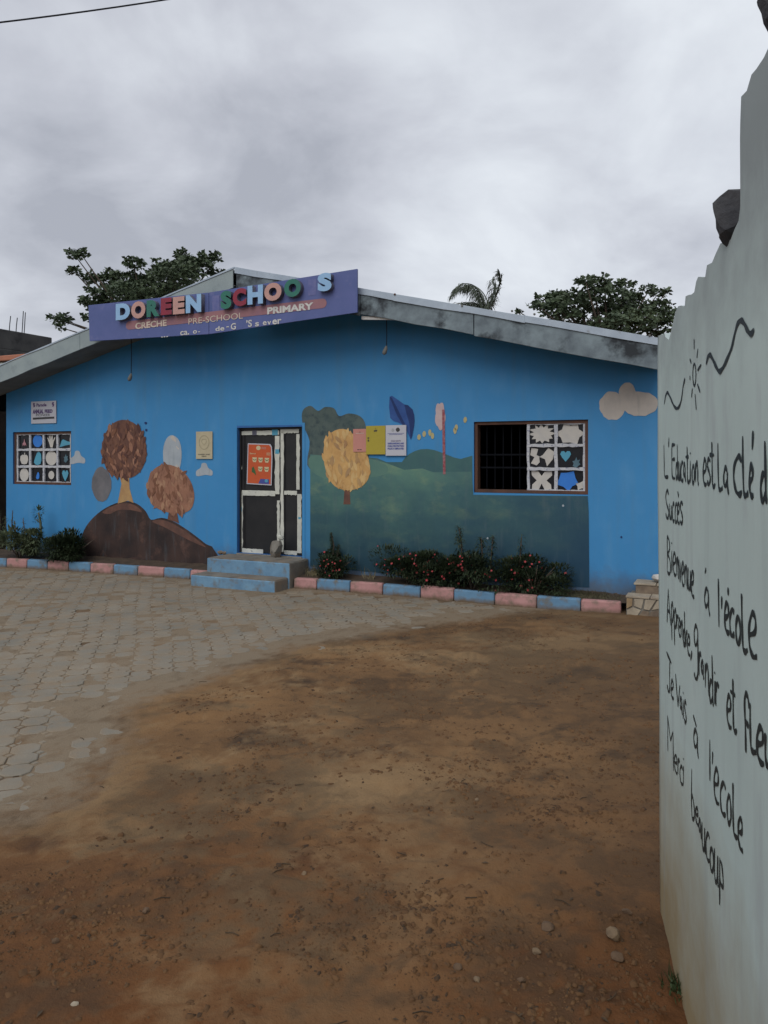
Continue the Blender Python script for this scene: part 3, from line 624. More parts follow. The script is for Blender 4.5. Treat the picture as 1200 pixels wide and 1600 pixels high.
# ---- door
u0, u1, z0, z1 = OP[1]
dr = MB(); t = .03
door = dr.box(u0 + .001, u0 + t, .06, .14, z0, z1 - .001).box(u1 - t, u1 - .001, .06, .14, z0, z1 - .001).box(u0 + t, u1 - t, .06, .14, z1 - t, z1 - .001).build('door', DOORM, school, bevel=.003)
um = .245
for a, b in ((u0 + t + .002, um - .004), (um + .004, u1 - t - .002)):
    mb = MB(); mb.box(a, b, .10, .125, z0 + .012, z1 - t - .002); mb.build('door_leaf', DOORM, door)
    for c, d in ((a, a + .05), (b - .05, b)):
        mb = MB(); mb.box(c, d, .085, .0995, z0 + .012, z1 - t - .002); mb.build('door_stile', DOORM, door, bevel=.002)
def strip(px0, py0, px1, py1, horiz, y=.08, jit=.008, m=TAPE):
    a = fac(px0, py0, -y); b = fac(px1, py1, -y); x0, x1, q0, q1 = a[0], b[0], min(a[1], b[1]), max(a[1], b[1]); n = 16
    j = lambda: random.choice((0, 0, 1)) * random.uniform(-jit, jit) * 1.4 + random.uniform(-.002, .002)
    if horiz: poly = [(x0 + (x1 - x0) * k / n, q0 + j()) for k in range(n + 1)] + [(x0 + (x1 - x0) * k / n, q1 + j() * .4) for k in range(n, -1, -1)]
    else: poly = [(x0 + j(), q0 + (q1 - q0) * k / n) for k in range(n + 1)] + [(x1 + j(), q0 + (q1 - q0) * k / n) for k in range(n, -1, -1)]
    mb = MB(); mb.prism(poly, y, y + .003); mb.build('paper_strip', m, door)
for s_ in ((369, 680, 436, 672.5, True), (368.5, 684, 376.5, 674, False), (370, 764, 377.5, 691, False), (371, 863, 379, 768, False), (429.5, 772, 436.5, 681, False), (433, 855, 437, 782, False), (378, 774, 430, 767, True), (376, 865, 411, 858.5, True),
            (438.5, 862, 443, 674, False), (438, 677, 467, 669.5, True), (463, 765, 468, 678, False), (464.5, 864, 471, 772, False), (444, 773, 464, 767, True), (444, 866, 464, 861, True)): strip(*s_)
for px0, py0, px1, py1 in ((425, 680, 434, 671), (430, 709, 436, 702), (372, 757, 377, 752), (373, 799, 378, 792), (466, 811, 470, 808)): strip(px0, py0, px1, py1, True, .0775, .004, CUT_T)
for px0, py0, px1, py1 in ((372, 775, 376, 767), (373, 841, 377, 832), (394, 680, 401, 672)): strip(px0, py0, px1, py1, True, .0775, .006, LSIDE)
# blue painted border round the door
for q in ((u0 - .07, u0 - .002, .37, z1 + .06), (u1 + .002, u1 + .05, .37, z1 + .06)):
    mb = MB(); mb.sheet([(q[0], q[2]), (q[1], q[2]), (q[1], q[3]), (q[0], q[3])], -.0085); mb.build('painted_border', BLUE, wme)
mb = MB(); mb.sheet([(u0 - .002, z1 + .002), (u1 + .002, z1 + .002), (u1 + .002, z1 + .03), (u0 - .002, z1 + .035)], -.0085); mb.build('painted_border', REVEAL, wme)

# ---- hanging lamp holders on cables
for px, py0, py1, lab in ((604, 505, 548, 'bare lamp holder on short cable under the right roof boards'), (205, 530, 590, 'bare lamp holder on cable hanging below the indigo signboard')):
    u, z1_ = fac(px, py0, .35); _, z0_ = fac(px, py1, .35)
    L = empty('hanging_lamp', f2w(u, .35, ridge_z(u) - .29), ROT); hz = z0_ - (ridge_z(u) - .29)
    mb = MB(); mb.tube([(0, 0, -.012), (.004, 0, hz * .5), (0, 0, hz + .06)], .0065, 6); mb.build('cable', BARM, L)
    mb = MB(); mb.tube([(0, 0, hz + .07), (-.01, 0, hz + .03), (-.03, -.01, hz - .03), (-.045, -.01, hz - .05)], [.012, .028, .034, .018], 8); mb.build('lamp_holder', SOFFIT, L, smooth=True)
    tag(L, lab, 'lamp', 'hanging lamps')

# ------------------------------------------------------------------ signboard
SW = 0.80
sg = empty('signboard', (AX + NX * SW, AY + NY * SW, 0), ROT)
tag(sg, 'indigo signboard with raised coloured letters mounted on the gable', 'signboard')
def S_(px, py): return fac(px, py, SW)
c0, c1, c2, c3 = S_(138, 477), S_(558, 420), S_(558, 488), S_(140, 533)
mid0 = S_(326, 457); mid1 = (mid0[0], S_(326, 522)[1])
mb = MB(); mb.prism([c3, mid1, (mid0[0] - .001, mid0[1]), c0], 0, .03); mb.build('panel', SIGNB, sg, bevel=.003)
mb = MB(); mb.prism([(mid1[0] + .008, mid1[1]), c2, c1, (mid0[0] + .008, mid0[1])], 0, .03); mb.build('panel', SIGNB, sg, bevel=.003)
mb = MB(); mb.box(c3[0] + .1, c2[0] - .1, .032, .06, 4.0, 4.05).box(c3[0] + .1, c2[0] - .1, .032, .06, 4.36, 4.40); mb.build('backing_rail', SOFFIT, sg)
for u in (-1.6, -.13, 1.4):
    mb = MB(); mb.box(u - .02, u + .02, .061, SW - FW - .002 if abs(u) < .3 else .128, 4.01, 4.38); mb.build('bracket', SOFFIT, sg)
# band with rounded ends
L0 = S_(202, 508.5); L1 = S_(504, 474); hb = .068
dv = Vector((L1[0] - L0[0], L1[1] - L0[1])); ang = math.atan2(dv.y, dv.x)
poly = [(L1[0] + hb * math.cos(ang - math.pi / 2 + math.pi * i / 8), L1[1] + hb * math.sin(ang - math.pi / 2 + math.pi * i / 8)) for i in range(9)] + [(L0[0] + hb * math.cos(ang + math.pi / 2 + math.pi * i / 8), L0[1] + hb * math.sin(ang + math.pi / 2 + math.pi * i / 8)) for i in range(9)]
mb = MB(); mb.sheet(poly, -.004); mb.build('painted_band', SIGNP, sg)
for ch, x0, x1, y0, y1, m in (('D', 187, 210, 474, 502, LB), ('O', 211, 234, 471, 500, LP), ('R', 235, 256, 469, 497, LG), ('E', 257, 275, 466, 494, LR), ('E', 276, 295, 464, 493, LP), ('N', 296, 321, 460.5, 491, LB),
                              ('S', 350, 368, 455, 485, LG), ('C', 369, 391, 451, 481, LR), ('H', 392, 417, 446, 478, LB), ('O', 418, 446, 442, 473, LP), ('O', 449, 476, 436, 467, LG), ('S', 501, 524, 427, 458, LB)):
    a = S_(x0, y1); b = S_(x1, y0); lettering('letter', ch, a[0], b[0] - .012, a[1], b[1], -.002, m, sg, bold=.065, depth=.085, side=LSIDE)
for tx, x0, x1, ym0, ym1, m, bd in (('CRECHE', 212, 261, 512, 502, CREAMP, .03), ('PRE-SCHOOL', 295, 380, 502.5, 493, CREAMP, .0), ('PRIMARY', 418, 490, 487.5, 476.5, WHITEP, .04)):
    xm = (x0 + x1) / 2; a = S_(x0, ym0); b = S_(x1, ym0); zc0 = S_(xm, ym0)[1]; zc1 = S_(xm, ym1)[1]
    lettering('lettering', tx, a[0], b[0], zc0, zc1, -.008, m, sg, bold=bd, slope=dv.y / dv.x)
for tx, x0, x1, ym0, ym1 in (('ca.', 282, 296, 523.5, 517), ('o', 302, 308, 521.5, 516), ('-', 310, 313, 519, 518), ('de', 337, 351, 517, 509.5), ('-', 354, 358, 511.5, 510), ('G', 361, 369, 515, 505), ('\u2019S', 385, 394, 511, 500), ('s', 399, 405, 510, 503.5), ('e', 411, 417, 508, 502), ('v', 418, 424, 507.5, 502), ('er', 426, 440, 506.5, 499), ('...', 252, 263, 527, 525.5)):
    xm = (x0 + x1) / 2; a = S_(x0, ym0); b = S_(x1, ym0); lettering('lettering', tx, a[0], b[0], S_(xm, ym0)[1], S_(xm, ym1)[1], -.006, WHITEP, sg, bold=.02, slope=dv.y / dv.x)
for px0, py0, px1, py1 in ((332, 461, 343, 487), (482, 436, 494, 462)):     # ghosts of lost letters
    a = S_(px0, py1); b = S_(px1, py0); mb = MB(); mb.sheet([(a[0], a[1]), (b[0], a[1]), (b[0], b[1]), (a[0], b[1])], -.003); mb.build('faded_patch', mat('sign_faded', (0.15, 0.16, 0.33), (0.10, 0.12, 0.30), 9, .6), sg)

# ------------------------------------------------------------------ paper notices
def notice(name, px0, py0, px1, py1, m, label, y=.016, th=.004, tilt=0.0):
    a = fac(px0, py1, y); b = fac(px1, py0, y); cxu, w, h = (a[0] + b[0]) / 2, b[0] - a[0], b[1] - a[1]
    e_ = empty(name, f2w(cxu, y, a[1]), ROT); e_.rotation_euler = (0, tilt, ROT)
    mb = MB(); mb.box(-w / 2, w / 2, -th, 0, 0, h); mb.build('sheet', m, e_); tag(e_, label, 'notice'); return e_, w, h, -th - .0025
PINK = mat('notice_pink', (0.50, 0.23, 0.19), (0.45, 0.20, 0.17), 3, .7); YEL = mat('notice_yellow', (0.38, 0.31, 0.045), (0.34, 0.28, 0.04), 3, .7)
NWH = mat('notice_white', (0.46, 0.47, 0.52), (0.42, 0.43, 0.48), 3, .7); CRM = mat('plaque_cream', (0.46, 0.41, 0.28), (0.40, 0.35, 0.24), 5, .7)
INKB = mat('ink_blue', (0.05, 0.07, 0.26), (0.06, 0.08, 0.28), 5, .7); INKP = mat('ink_purple', (0.10, 0.05, 0.16), (0.07, 0.05, 0.13), 5, .7); INKK = mat('ink_black', (0.04, 0.04, 0.045), (0.06, 0.06, 0.06), 5, .7)
e_, w, h, y = notice('paper_notice', 552, 670, 573, 706, PINK, 'pink notice sheet beside the yellow one on the painted tree', .016)
lettering('print', 'A', -.02, .02, h * .84, h * .88, y, INKK, e_); lettering('print', '___', -w * .3, w * .3, h * .8, h * .82, y, CREAMP, e_); lettering('print', '--', -.04, .03, h * .08, h * .11, y, INKK, e_)
e_, w, h, y = notice('paper_notice', 572.5, 665, 602.5, 710, YEL, 'yellow notice board between the pink and white notices', .024, .012)
lettering('print', '\u2020', -.012, .012, h * .88, h * .92, y, INKK, e_); lettering('print', '#', -.03, .03, h * .79, h * .86, y, INKK, e_, .03); lettering('print', '8', -w * .42, -w * .33, h * .45, h * .52, y, INKK, e_, .03); lettering('print', '=', -w * .42, -w * .33, h * .55, h * .6, y, INKK, e_, .03)
e_, w, h, y = notice('paper_notice', 603, 664, 635, 712, NWH, 'white child protection policy notice with blue lettering', .022, .010)
mb = MB(); mb.sheet(blob(-w * .14, h * .84, w * .07, h * .05, 14, 3, .02), y); mb.build('crest', mat('crest_grey', (0.25, 0.27, 0.30), (0.35, 0.36, 0.38), 40, .7), e_)
mb = MB(); mb.sheet(blob(w * .1, h * .85, w * .09, h * .065, 14, 4, .15), y); mb.build('crest', INKK, e_)
lettering('print', 'CHILD RIGHTS', -w * .24, w * .24, h * .46, h * .505, y, INKP, e_, .02)
for k_, tx in enumerate(('SAFEGUARDING AND', 'CHILD PROTECTION', 'POLICY DISPLAYED')): lettering('print', tx, -w * .40, w * .40, h * (.37 - .085 * k_), h * (.43 - .085 * k_), y, INKB, e_, .05)
for k_ in range(2): lettering('print', '-----------------', -w * (.4 - .08 * k_), w * (.4 - .08 * k_), h * (.72 - .035 * k_), h * (.735 - .035 * k_), y, INKB, e_, .0)
e_, w, h, y = notice('paper_notice', 49, 626, 88, 662, NWH, 'white poster with purple lettering above the paper-decorated window', .016)
lettering('print', 'Parade', -w * .28, w * .12, h * .76, h * .91, y, INKP, e_, .03); lettering('print', 'ANNUAL', -w * .43, w * .0, h * .44, h * .64, y, INKP, e_, .05); lettering('print', 'FEED', w * .05, w * .36, h * .46, h * .62, y, INKP, e_, .05)
lettering('print', 'PIONEER', -w * .3, w * .26, h * .32, h * .43, y, INKK, e_, .0)
mb = MB(); mb.sheet([(-w * .43, h * .18), (w * .43, h * .2), (w * .43, h * .29), (-w * .43, h * .27)], y); mb.build('print_bar', INKK, e_)
for sx in (-.38, .38): lettering('print', '\u00a7', w * (sx - .05), w * (sx + .05), h * .74, h * .94, y, INKP, e_, .03)
e_, w, h, y = notice('wall_plaque', 306.5, 674, 332, 717, CRM, 'cream plaque with embossed round crest left of the door', .018)
EMB = mat('plaque_line', (0.33, 0.29, 0.19), (0.28, 0.25, 0.17), 6, .7)
mb = MB(); rg = circ(24, w * .30, w * .34, 0, h * .6)
ribbon(mb, rg + rg[:1], .011, y, .1, False); ribbon(mb, [(-w * .15, h * .62), (0, h * .5), (w * .15, h * .62), (w * .12, h * .72), (-w * .12, h * .72), (-w * .15, h * .62)], .010, y, .1, False); mb.build('crest', EMB, e_)
lettering('print', 'NURSERY AND', -w * .36, w * .36, h * .14, h * .185, y, INKK, e_, .02); lettering('print', 'SCHOOL', -w * .15, w * .15, h * .07, h * .115, y, INKK, e_, .02)
# orange poster on the door
ORG = mat('poster_orange', (0.50, 0.095, 0.03), (0.45, 0.08, 0.03), 3, .6); PWH = mat('poster_cream', (0.55, 0.48, 0.30), (0.50, 0.43, 0.26), 9, .7); PGR = mat('poster_green', (0.04, 0.10, 0.04), (0.05, 0.12, 0.04), 9, .7)
a = fac(385.5, 757, -.08); b = fac(424.5, 693, -.08); w, h = b[0] - a[0], b[1] - a[1]
po = empty('door_poster', f2w((a[0] + b[0]) / 2, -.080, a[1]), ROT); po.rotation_euler = (0, math.radians(2), ROT)
tag(po, 'orange poster with rows of bowls taped to the black door', 'poster')
mb = MB(); mb.prism([(-w / 2, 0), (w / 2, 0), (w / 2, h * .7), (w * .47, h * .93), (w * .40, h), (-w / 2, h)], -.003, 0); mb.build('sheet', NWH, po)
mb = MB(); mb.sheet([(-w * .465, h * .025), (w * .465, h * .025), (w * .46, h * .7), (w * .43, h * .92), (w * .36, h * .975), (-w * .465, h * .975)], -.0055); mb.build('print_field', ORG, po)
mb = MB(); mb.sheet(circ(14, w * .09, h * .055, -w * .06, h * .895), -.008); mb.build('crest', PWH, po)
lettering('print', 'oooo', w * .06, w * .24, h * .87, h * .92, -.008, LP, po)
lettering('print', 'Serve', -w * .40, -w * .16, h * .735, h * .775, -.008, PWH, po, .02); lettering('print', 'ooo', w * .27, w * .42, h * .72, h * .79, -.008, PWH, po)
for bx, bz in ((-.2, .60), (.04, .60), (.29, .60), (.04, .38), (.29, .38)):
    P = lambda q: [(w * (bx + x), h * (bz + z)) for x, z in q]
    mb = MB(); mb.sheet(P([(-.09, .06), (-.085, 0), (-.055, -.055), (.055, -.055), (.085, 0), (.09, .06)]), -.008); mb.build('printed_bowl', PWH, po)
    mb = MB(); mb.sheet(P([(-.085, .03), (0, .0), (.085, .03), (.06, .005), (0, -.015), (-.06, .005)]), -.0105); mb.build('printed_leaf', PGR, po)
mb = MB(); mb.sheet([(-w * .3, h * .30), (-w * .22, h * .28), (-w * .12, h * .22), (-w * .16, h * .34), (-w * .24, h * .44), (-w * .30, h * .40)], -.008); mb.build('printed_figure', PGR, po)
mb = MB(); mb.sheet([(-w * .02, h * .03), (w * .4, h * .03), (w * .4, h * .145), (w * .06, h * .145)], -.008); mb.build('print_bar', INKB, po)
mb = MB(); mb.sheet(circ(12, w * .07, h * .04, w * .30, h * .105), -.0105); mb.build('crest', CUT_T, po)

# ------------------------------------------------------------------ door steps
st_ = empty('door_steps', f2w(0.03, 0, 0), ROT); tag(st_, 'two blue-fronted cement steps leading up to the black door', 'steps')
def step(u0, u1, w0, w1, z0, z1, name):
    mb = MB(); n = 14; pts = []
    mb.box(u0 - .03, u1 - .03, -w1, -w0, z0, z1); mb.mi = [1, 1, 0, 1, 1, 1]
    o = mb.build(name, [STEPB, CEMENT], st_, bevel=.022)
    top = MB(); g = []; m_x, m_y = 18, 8
    for j in range(m_y + 1):
        for i in range(m_x + 1):
            ed = (i in (0, m_x)) or (j in (0, m_y))
            g.append((u0 - .03 + .015 + (u1 - u0 - .03) * i / m_x + random.uniform(-.01, .01), -w1 + .012 + (w1 - w0 - .02) * j / m_y + (random.uniform(-.008, .012) if j == 0 else 0), z1 + (.001 if ed else .006 + random.uniform(-.003, .005))))
    top.add(g, [(j * (m_x + 1) + i, j * (m_x + 1) + i + 1, (j + 1) * (m_x + 1) + i + 1, (j + 1) * (m_x + 1) + i) for j in range(m_y) for i in range(m_x)]); top.build('tread', CEMENT, o)
step(-0.72, 0.79, 0.002, 0.56, -.05, .378, 'step')
step(-0.74, 0.77, 0.563, 0.93, -.05, .165, 'step')
sill = MB(); sill.box(-.575, .645, -.03, .199, .36, .398); sill.build('door_sill', CEMENT, st_, bevel=.006)

def rock(name, loc, size, m, seed, parent=None, rot=None, sub=2, rough=.28, squash=None):
    r_ = random.Random(seed); bm = bmesh.new(); bmesh.ops.create_icosphere(bm, subdivisions=sub, radius=1.0)
    planes = [(Vector((r_.gauss(0, 1), r_.gauss(0, 1), r_.gauss(0, 1))).normalized(), r_.uniform(.55, .9)) for _ in range(9)]
    for v in bm.verts:
        for n_, d_ in planes:
            k = v.co.dot(n_)
            if k > d_: v.co -= n_ * (k - d_)
        v.co *= 1 + r_.uniform(-.06, .06) * rough * 3
        v.co = Vector((v.co.x * size[0], v.co.y * size[1], v.co.z * size[2]))
    zmin = min(v.co.z for v in bm.verts)
    me = bpy.data.meshes.new(name); bm.to_mesh(me); bm.free(); me.materials.append(m)
    o = bpy.data.objects.new(name, me); COL.objects.link(o); o.parent = parent
    o.location = Vector(loc) - (Vector((0, 0, zmin * .8)) if parent is None else Vector((0, 0, 0)))
    o.rotation_euler = rot if rot else (0, 0, r_.uniform(0, 6)); return o
u, z = fac(432, 862, .12)
ds = rock('doorstop_rock', f2w(u, .13, .385), (.11, .10, .17), CEMENT, 5, sub=3); tag(ds, 'grey lump of concrete propping the black door', 'rock')
cr_ = rock('crumpled_paper', f2w(u + .05, .07, .66), (.055, .03, .055), TAPE, 9, rough=.6); cr_.location.z = .69; tag(cr_, 'crumpled white paper stuck on door above the concrete lump', 'paper')
for px, py, s_ in ((352, 861, .05), (345, 863, .06)):
    u, _ = fac(px, py, .1); o = rock('rubble_stone', f2w(u, .12, .38), (s_, s_ * .8, s_ * .6), STONED, px); tag(o, 'smaller brown stone at the left end of the top door step' if px == 352 else 'larger brown stone at the left end of the top door step', 'stone')

# ------------------------------------------------------------------ kerb and bed
kerb = struct(empty('kerb'))
KL = [(-8.0, 1.35), (-5.14, .80), (-3.4, .62), (-1.6, .50), (-.76, .47)]
KR = [(.80, .50), (2.3, .44), (3.2, .46), (4.2, .52), (5.1, .50), (5.55, .46)]
def along(L):
    P = [Vector(p) for p in smoothline(L, 10)]; return P
def lerp_px(line, px):          # intersection of the kerb line with the sight line of a pixel column, at ground level
    best = None
    for a, b in zip(line[:-1], line[1:]):
        A_w, B_w = f2w(a[0], a[1]), f2w(b[0], b[1]); k = (px - 600) / FPX
        fa, fb = A_w.x - k * A_w.y, B_w.x - k * B_w.y
        if fa * fb <= 0: t_ = fa / (fa - fb); return Vector(a).lerp(Vector(b), t_)
    return None
def kerb_run(line, cols, first_pink, endp=None):
    P = along(line); prev = P[0] if line is KL else None
    pts = []
    for c in cols:
        q = lerp_px(P, c)
        if q is not None: pts.append(q)
    if line is KL: pts = [P[0]] + [Vector(P[0]).lerp(pts[0], .5)] + pts
    pink = first_pink
    for a, b in zip(pts[:-1], pts[1:]):
        d = (b - a).normalized(); nrm = Vector((-d.y, d.x)); nrm = nrm if nrm.y < 0 else -nrm
        a2 = a + d * .004; b2 = b - d * .004; th = .11; zt = .155 + random.uniform(-.008, .008)
        A0, B0, A1, B1 = f2w(*a2), f2w(*b2), f2w(*(a2 + nrm * th)), f2w(*(b2 + nrm * th))
        bat = .012
        A0t, B0t = f2w(*(a2 + nrm * bat)), f2w(*(b2 + nrm * bat))
        vs = [(p.x, p.y, -.06) for p in (A0, B0, B1, A1)] + [(p.x, p.y, zt + random.uniform(-.006, .006)) for p in (A0t, B0t, B1, A1)]
        mb = MB(); mb.add(vs, [(0, 1, 5, 4), (1, 2, 6, 5), (2, 3, 7, 6), (3, 0, 4, 7), (4, 5, 6, 7), (3, 2, 1, 0)])
        o = mb.build('kerb_block', KP if pink else KB, kerb, bevel=.022); pink = not pink
kerb_run(KL, [9, 41, 73, 106, 140, 176, 214, 255, 296, 322], True)
kerb_run(KR, [458, 494, 546, 597, 656, 708, 772, 838, 907, 971], True)
bed = MB()
for line in (KL, KR):
    P = along(line); vs = []; fs = []
    for i, p in enumerate(P):
        for k in range(6):
            t_ = k / 5; w = (p.y - .09) * (1 - t_) + .001 * t_; q = f2w(p.x, w); vs.append((q.x, q.y, .13 + .05 * t_ + random.uniform(-.012, .012) * (0 if k == 0 else 1)))
    fs = [(i * 6 + k, (i + 1) * 6 + k, (i + 1) * 6 + k + 1, i * 6 + k + 1) for i in range(len(P) - 1) for k in range(5)]
    bed.add(vs, fs)
struct(bed.build('planting_bed', SOIL, smooth=True))

# ------------------------------------------------------------------ stone-clad steps by the wall
ss = empty('stone_steps', f2w(5.85, .3, 0), ROT); tag(ss, 'crazy-paved stone steps at the right end of the pink kerb', 'steps')
def lb(u0, u1, w0, w1, z0, z1, name, m, bv=.01):
    mb = MB(); mb.box(u0 - 5.85, u1 - 5.85, .3 - w1, .3 - w0, z0, z1); return mb.build(name, m, ss, bevel=bv)
core = lb(5.58, 6.45, .002, .58, -.05, .235, 'step_core', CEMENT)
lb(5.66, 6.45, .002, .34, .2355, .36, 'step_core', STONED)
r_ = random.Random(4); x = 5.585
def facing(cells_, wv):
    for poly in cells_:
        mb = MB(); cxm = sum(p[0] for p in poly) / len(poly); czm = sum(p[1] for p in poly) / len(poly)
        q = [(cxm + (px - cxm) * .93 - 5.85, czm + (pz - czm) * .93) for px, pz in poly]
        mb.prism(q, .3 - wv - r_.uniform(.012, .022), .3 - wv + .002); mb.build('facing_stone', r_.choice((STONE, STONE, STONED, mat('tan_stone', (0.33, 0.24, 0.13), (0.24, 0.17, 0.10), 7, .9, .3, 25))), ss, bevel=.004)
facing([[(5.585, .0), (5.70, .0), (5.76, .10), (5.66, .13), (5.585, .09)], [(5.585, .10), (5.65, .14), (5.66, .235), (5.585, .235)], [(5.67, .14), (5.76, .11), (5.79, .235), (5.67, .235)], [(5.71, .0), (5.84, .0), (5.85, .09), (5.77, .10)], [(5.78, .11), (5.85, .10), (5.93, .235), (5.80, .235)],
        [(5.85, .0), (6.0, .0), (5.97, .12), (5.86, .09)], [(5.87, .105), (5.97, .13), (6.06, .235), (5.94, .235)], [(6.01, .0), (6.18, .0), (6.15, .20), (6.07, .23), (5.985, .12)], [(6.19, .0), (6.44, .0), (6.44, .12), (6.18, .1)], [(6.17, .11), (6.44, .13), (6.44, .235), (6.09, .235)]], .58)
for k_, (a, b, c, d) in enumerate(((5.575, 5.85, .345, .595), (5.86, 6.12, .345, .60), (6.13, 6.45, .345, .595))): 
    o = lb(a, b, c, d, .237, .262 + .004 * k_, 'tread_slab', STONE, .006)
for k_, (a, b, c, d) in enumerate(((5.64, 5.9, .01, .35), (5.91, 6.16, .01, .36), (6.17, 6.45, .01, .35))): lb(a, b, c, d, .362, .385 + .003 * k_, 'tread_slab', STONE, .006)
o = rock('pale_stone', f2w(5.93, .15, .384), (.13, .10, .08), mat('white_stone', (0.55, 0.53, 0.50), (0.42, 0.40, 0.37), 6, .85, .3, 20), 31); tag(o, 'whitish stone lying on top of the crazy-paved steps', 'stone')

# ------------------------------------------------------------------ foliage
LEAFD = mat('leaf_dark', (0.015, 0.027, 0.013), (0.028, 0.042, 0.018), 3, 0.6, c3=(0.045, 0.062, 0.025), s3=9, t3=(.55, .75))
LEAFM = mat('leaf_mid', (0.040, 0.066, 0.026), (0.060, 0.088, 0.034), 3, 0.55, c3=(0.085, 0.105, 0.045), s3=7, t3=(.55, .75))
LEAFP = mat('leaf_pale', (0.095, 0.12, 0.065), (0.065, 0.085, 0.042), 5, 0.7)
LEAFT = mat('leaf_tree', (0.048, 0.072, 0.040), (0.072, 0.100, 0.052), 1.2, 0.5, c3=(0.10, 0.13, 0.065), s3=2.5, t3=(.55, .75))
PALMG = mat('leaf_palm', (0.095, 0.115, 0.085), (0.07, 0.088, 0.062), 2, 0.55)
DRY = mat('dry_grass', (0.20, 0.17, 0.10), (0.12, 0.11, 0.06), 8, 0.9)
BARK = mat('bark', (0.085, 0.065, 0.048), (0.05, 0.04, 0.032), 6, 0.95, 0.6, 20)
FLOW = mat('red_petal', (0.34, 0.030, 0.040), (0.28, 0.05, 0.05), 9, 0.6)
def leaf(mb, p, d, length, width, up=Vector((0, 0, 1)), curl=.15):
    d = d.normalized(); side = d.cross(up)
    if side.length < .05: side = d.orthogonal()
    side.normalize(); nrm = side.cross(d)
    q = p + d * (length * .55) + nrm * (length * curl * .5)
    t_ = p + d * length - nrm * (length * curl * .4)
    mb.add([p, q + side * (width * .5), t_, q - side * (width * .5), q - nrm * (width * .12)], [(0, 1, 4), (1, 2, 4), (2, 3, 4), (3, 0, 4)])
def rvec(r_):
    while True:
        v = Vector((r_.uniform(-1, 1), r_.uniform(-1, 1), r_.uniform(-1, 1)))
        if .05 < v.length < 1: return v
def tree(name, label, base, clumps, Y, trunk_px, dens, seed, leaf_len=.24):
    """clumps: (px, py, rx, ry) measured in the photograph, at distance Y, each with its own depth"""
    r_ = random.Random(seed); root = empty(name, (base.x, base.y, 0)); off = Vector((base.x, base.y, 0))
    tr = MB(); fork = Vector((0, 0, at(0, trunk_px[1], Y).z)); fork.x = at(trunk_px[0], 0, Y).x - base.x
    tr.tube([(0, 0, -.2), fork * .5 + Vector((.1, 0, 0)), fork], [.28, .22, .17], 9); lv = MB()
    for (px, py, rx, ry) in clumps:
        c = at(px, py, Y) - off; a = rx / FPX * Y; b = ry / FPX * Y
        c.y += r_.uniform(-1.0, 1.0); a *= 1.12; b *= 1.35; dep = max(a, b) * r_.uniform(.8, 1.1)
        mid = fork.lerp(c, .5) + Vector((0, 0, -.12 * (c - fork).length))
        tr.tube([fork, mid, c - Vector((0, 0, b * .3))], [.06, .035, .012], 5)
        ncl = max(7, int(dens * (a * b) * 200))
        for _ in range(ncl):
            v = rvec(r_); v = v.normalized() * (v.length ** .8)
            p = c + Vector((v.x * a, v.y * dep, v.z * b)); n_l = r_.randint(4, 7); ph = r_.random() * 6
            for k in range(n_l):                              # whorl of broad leaves
                th = ph + 2 * math.pi * k / n_l; d = Vector((math.cos(th), math.sin(th), r_.uniform(-.8, .8)))
                ll = leaf_len * r_.uniform(.55, 1.05); leaf(lv, p, d, ll, ll * .62, up=rvec(r_).normalized())
    t_ = tr.build('trunk', BARK, root, smooth=True); raw('crown', lv.v, lv.f, LEAFT, root); tag(root, label, 'tree'); return root
CL = [(128, 404, 11, 6), (147, 409, 9, 6), (116, 423, 11, 5), (140, 430, 16, 7), (163, 421, 12, 6), (185, 438, 26, 11), (215, 416, 14, 9), (236, 402, 11, 9), (259, 416, 18, 12), (283, 400, 9, 10), (298, 420, 20, 13), (322, 411, 13, 9), (338, 401, 9, 6), (334, 427, 14, 9), (240, 438, 36, 14), (288, 442, 38, 17), (205, 456, 30, 11), (160, 461, 18, 7), (131, 467, 10, 5), (152, 476, 16, 6), (131, 490, 14, 6), (103, 502, 13, 5), (89, 508, 8, 4), (118, 506, 8, 4), (178, 480, 26, 11), (230, 472, 42, 15), (300, 466, 42, 17), (150, 496, 12, 6)]
tree('almond_tree', 'broad leafy tree with tiered branches rising behind the indigo signboard', at(235, 700, 23.5), CL, 23.5, (235, 520), 2.6, 3, .175)
CR = [(853, 470, 13, 6), (868, 463, 15, 7), (884, 454, 13, 6), (902, 450, 13, 6), (922, 446, 15, 7), (939, 440, 6, 5), (957, 447, 17, 8), (978, 443, 12, 5), (999, 455, 14, 6), (1020, 447, 12, 5), (1042, 450, 9, 4), (1053, 449, 5, 4), (895, 470, 36, 11), (945, 466, 42, 14), (995, 474, 36, 12), (1035, 473, 16, 6), (1052, 478, 10, 6), (1056, 492, 12, 7), (872, 488, 30, 12), (930, 492, 48, 17), (990, 498, 44, 16), (1036, 510, 20, 13), (830, 484, 12, 4), (815, 482, 5, 2), (845, 456, 2.5, 1.5), (960, 515, 50, 12)]
tree('almond_tree', 'dark spreading tree above the right end of the roof', at(955, 700, 21.5), CR, 21.5, (950, 540), 2.6, 5, .165)
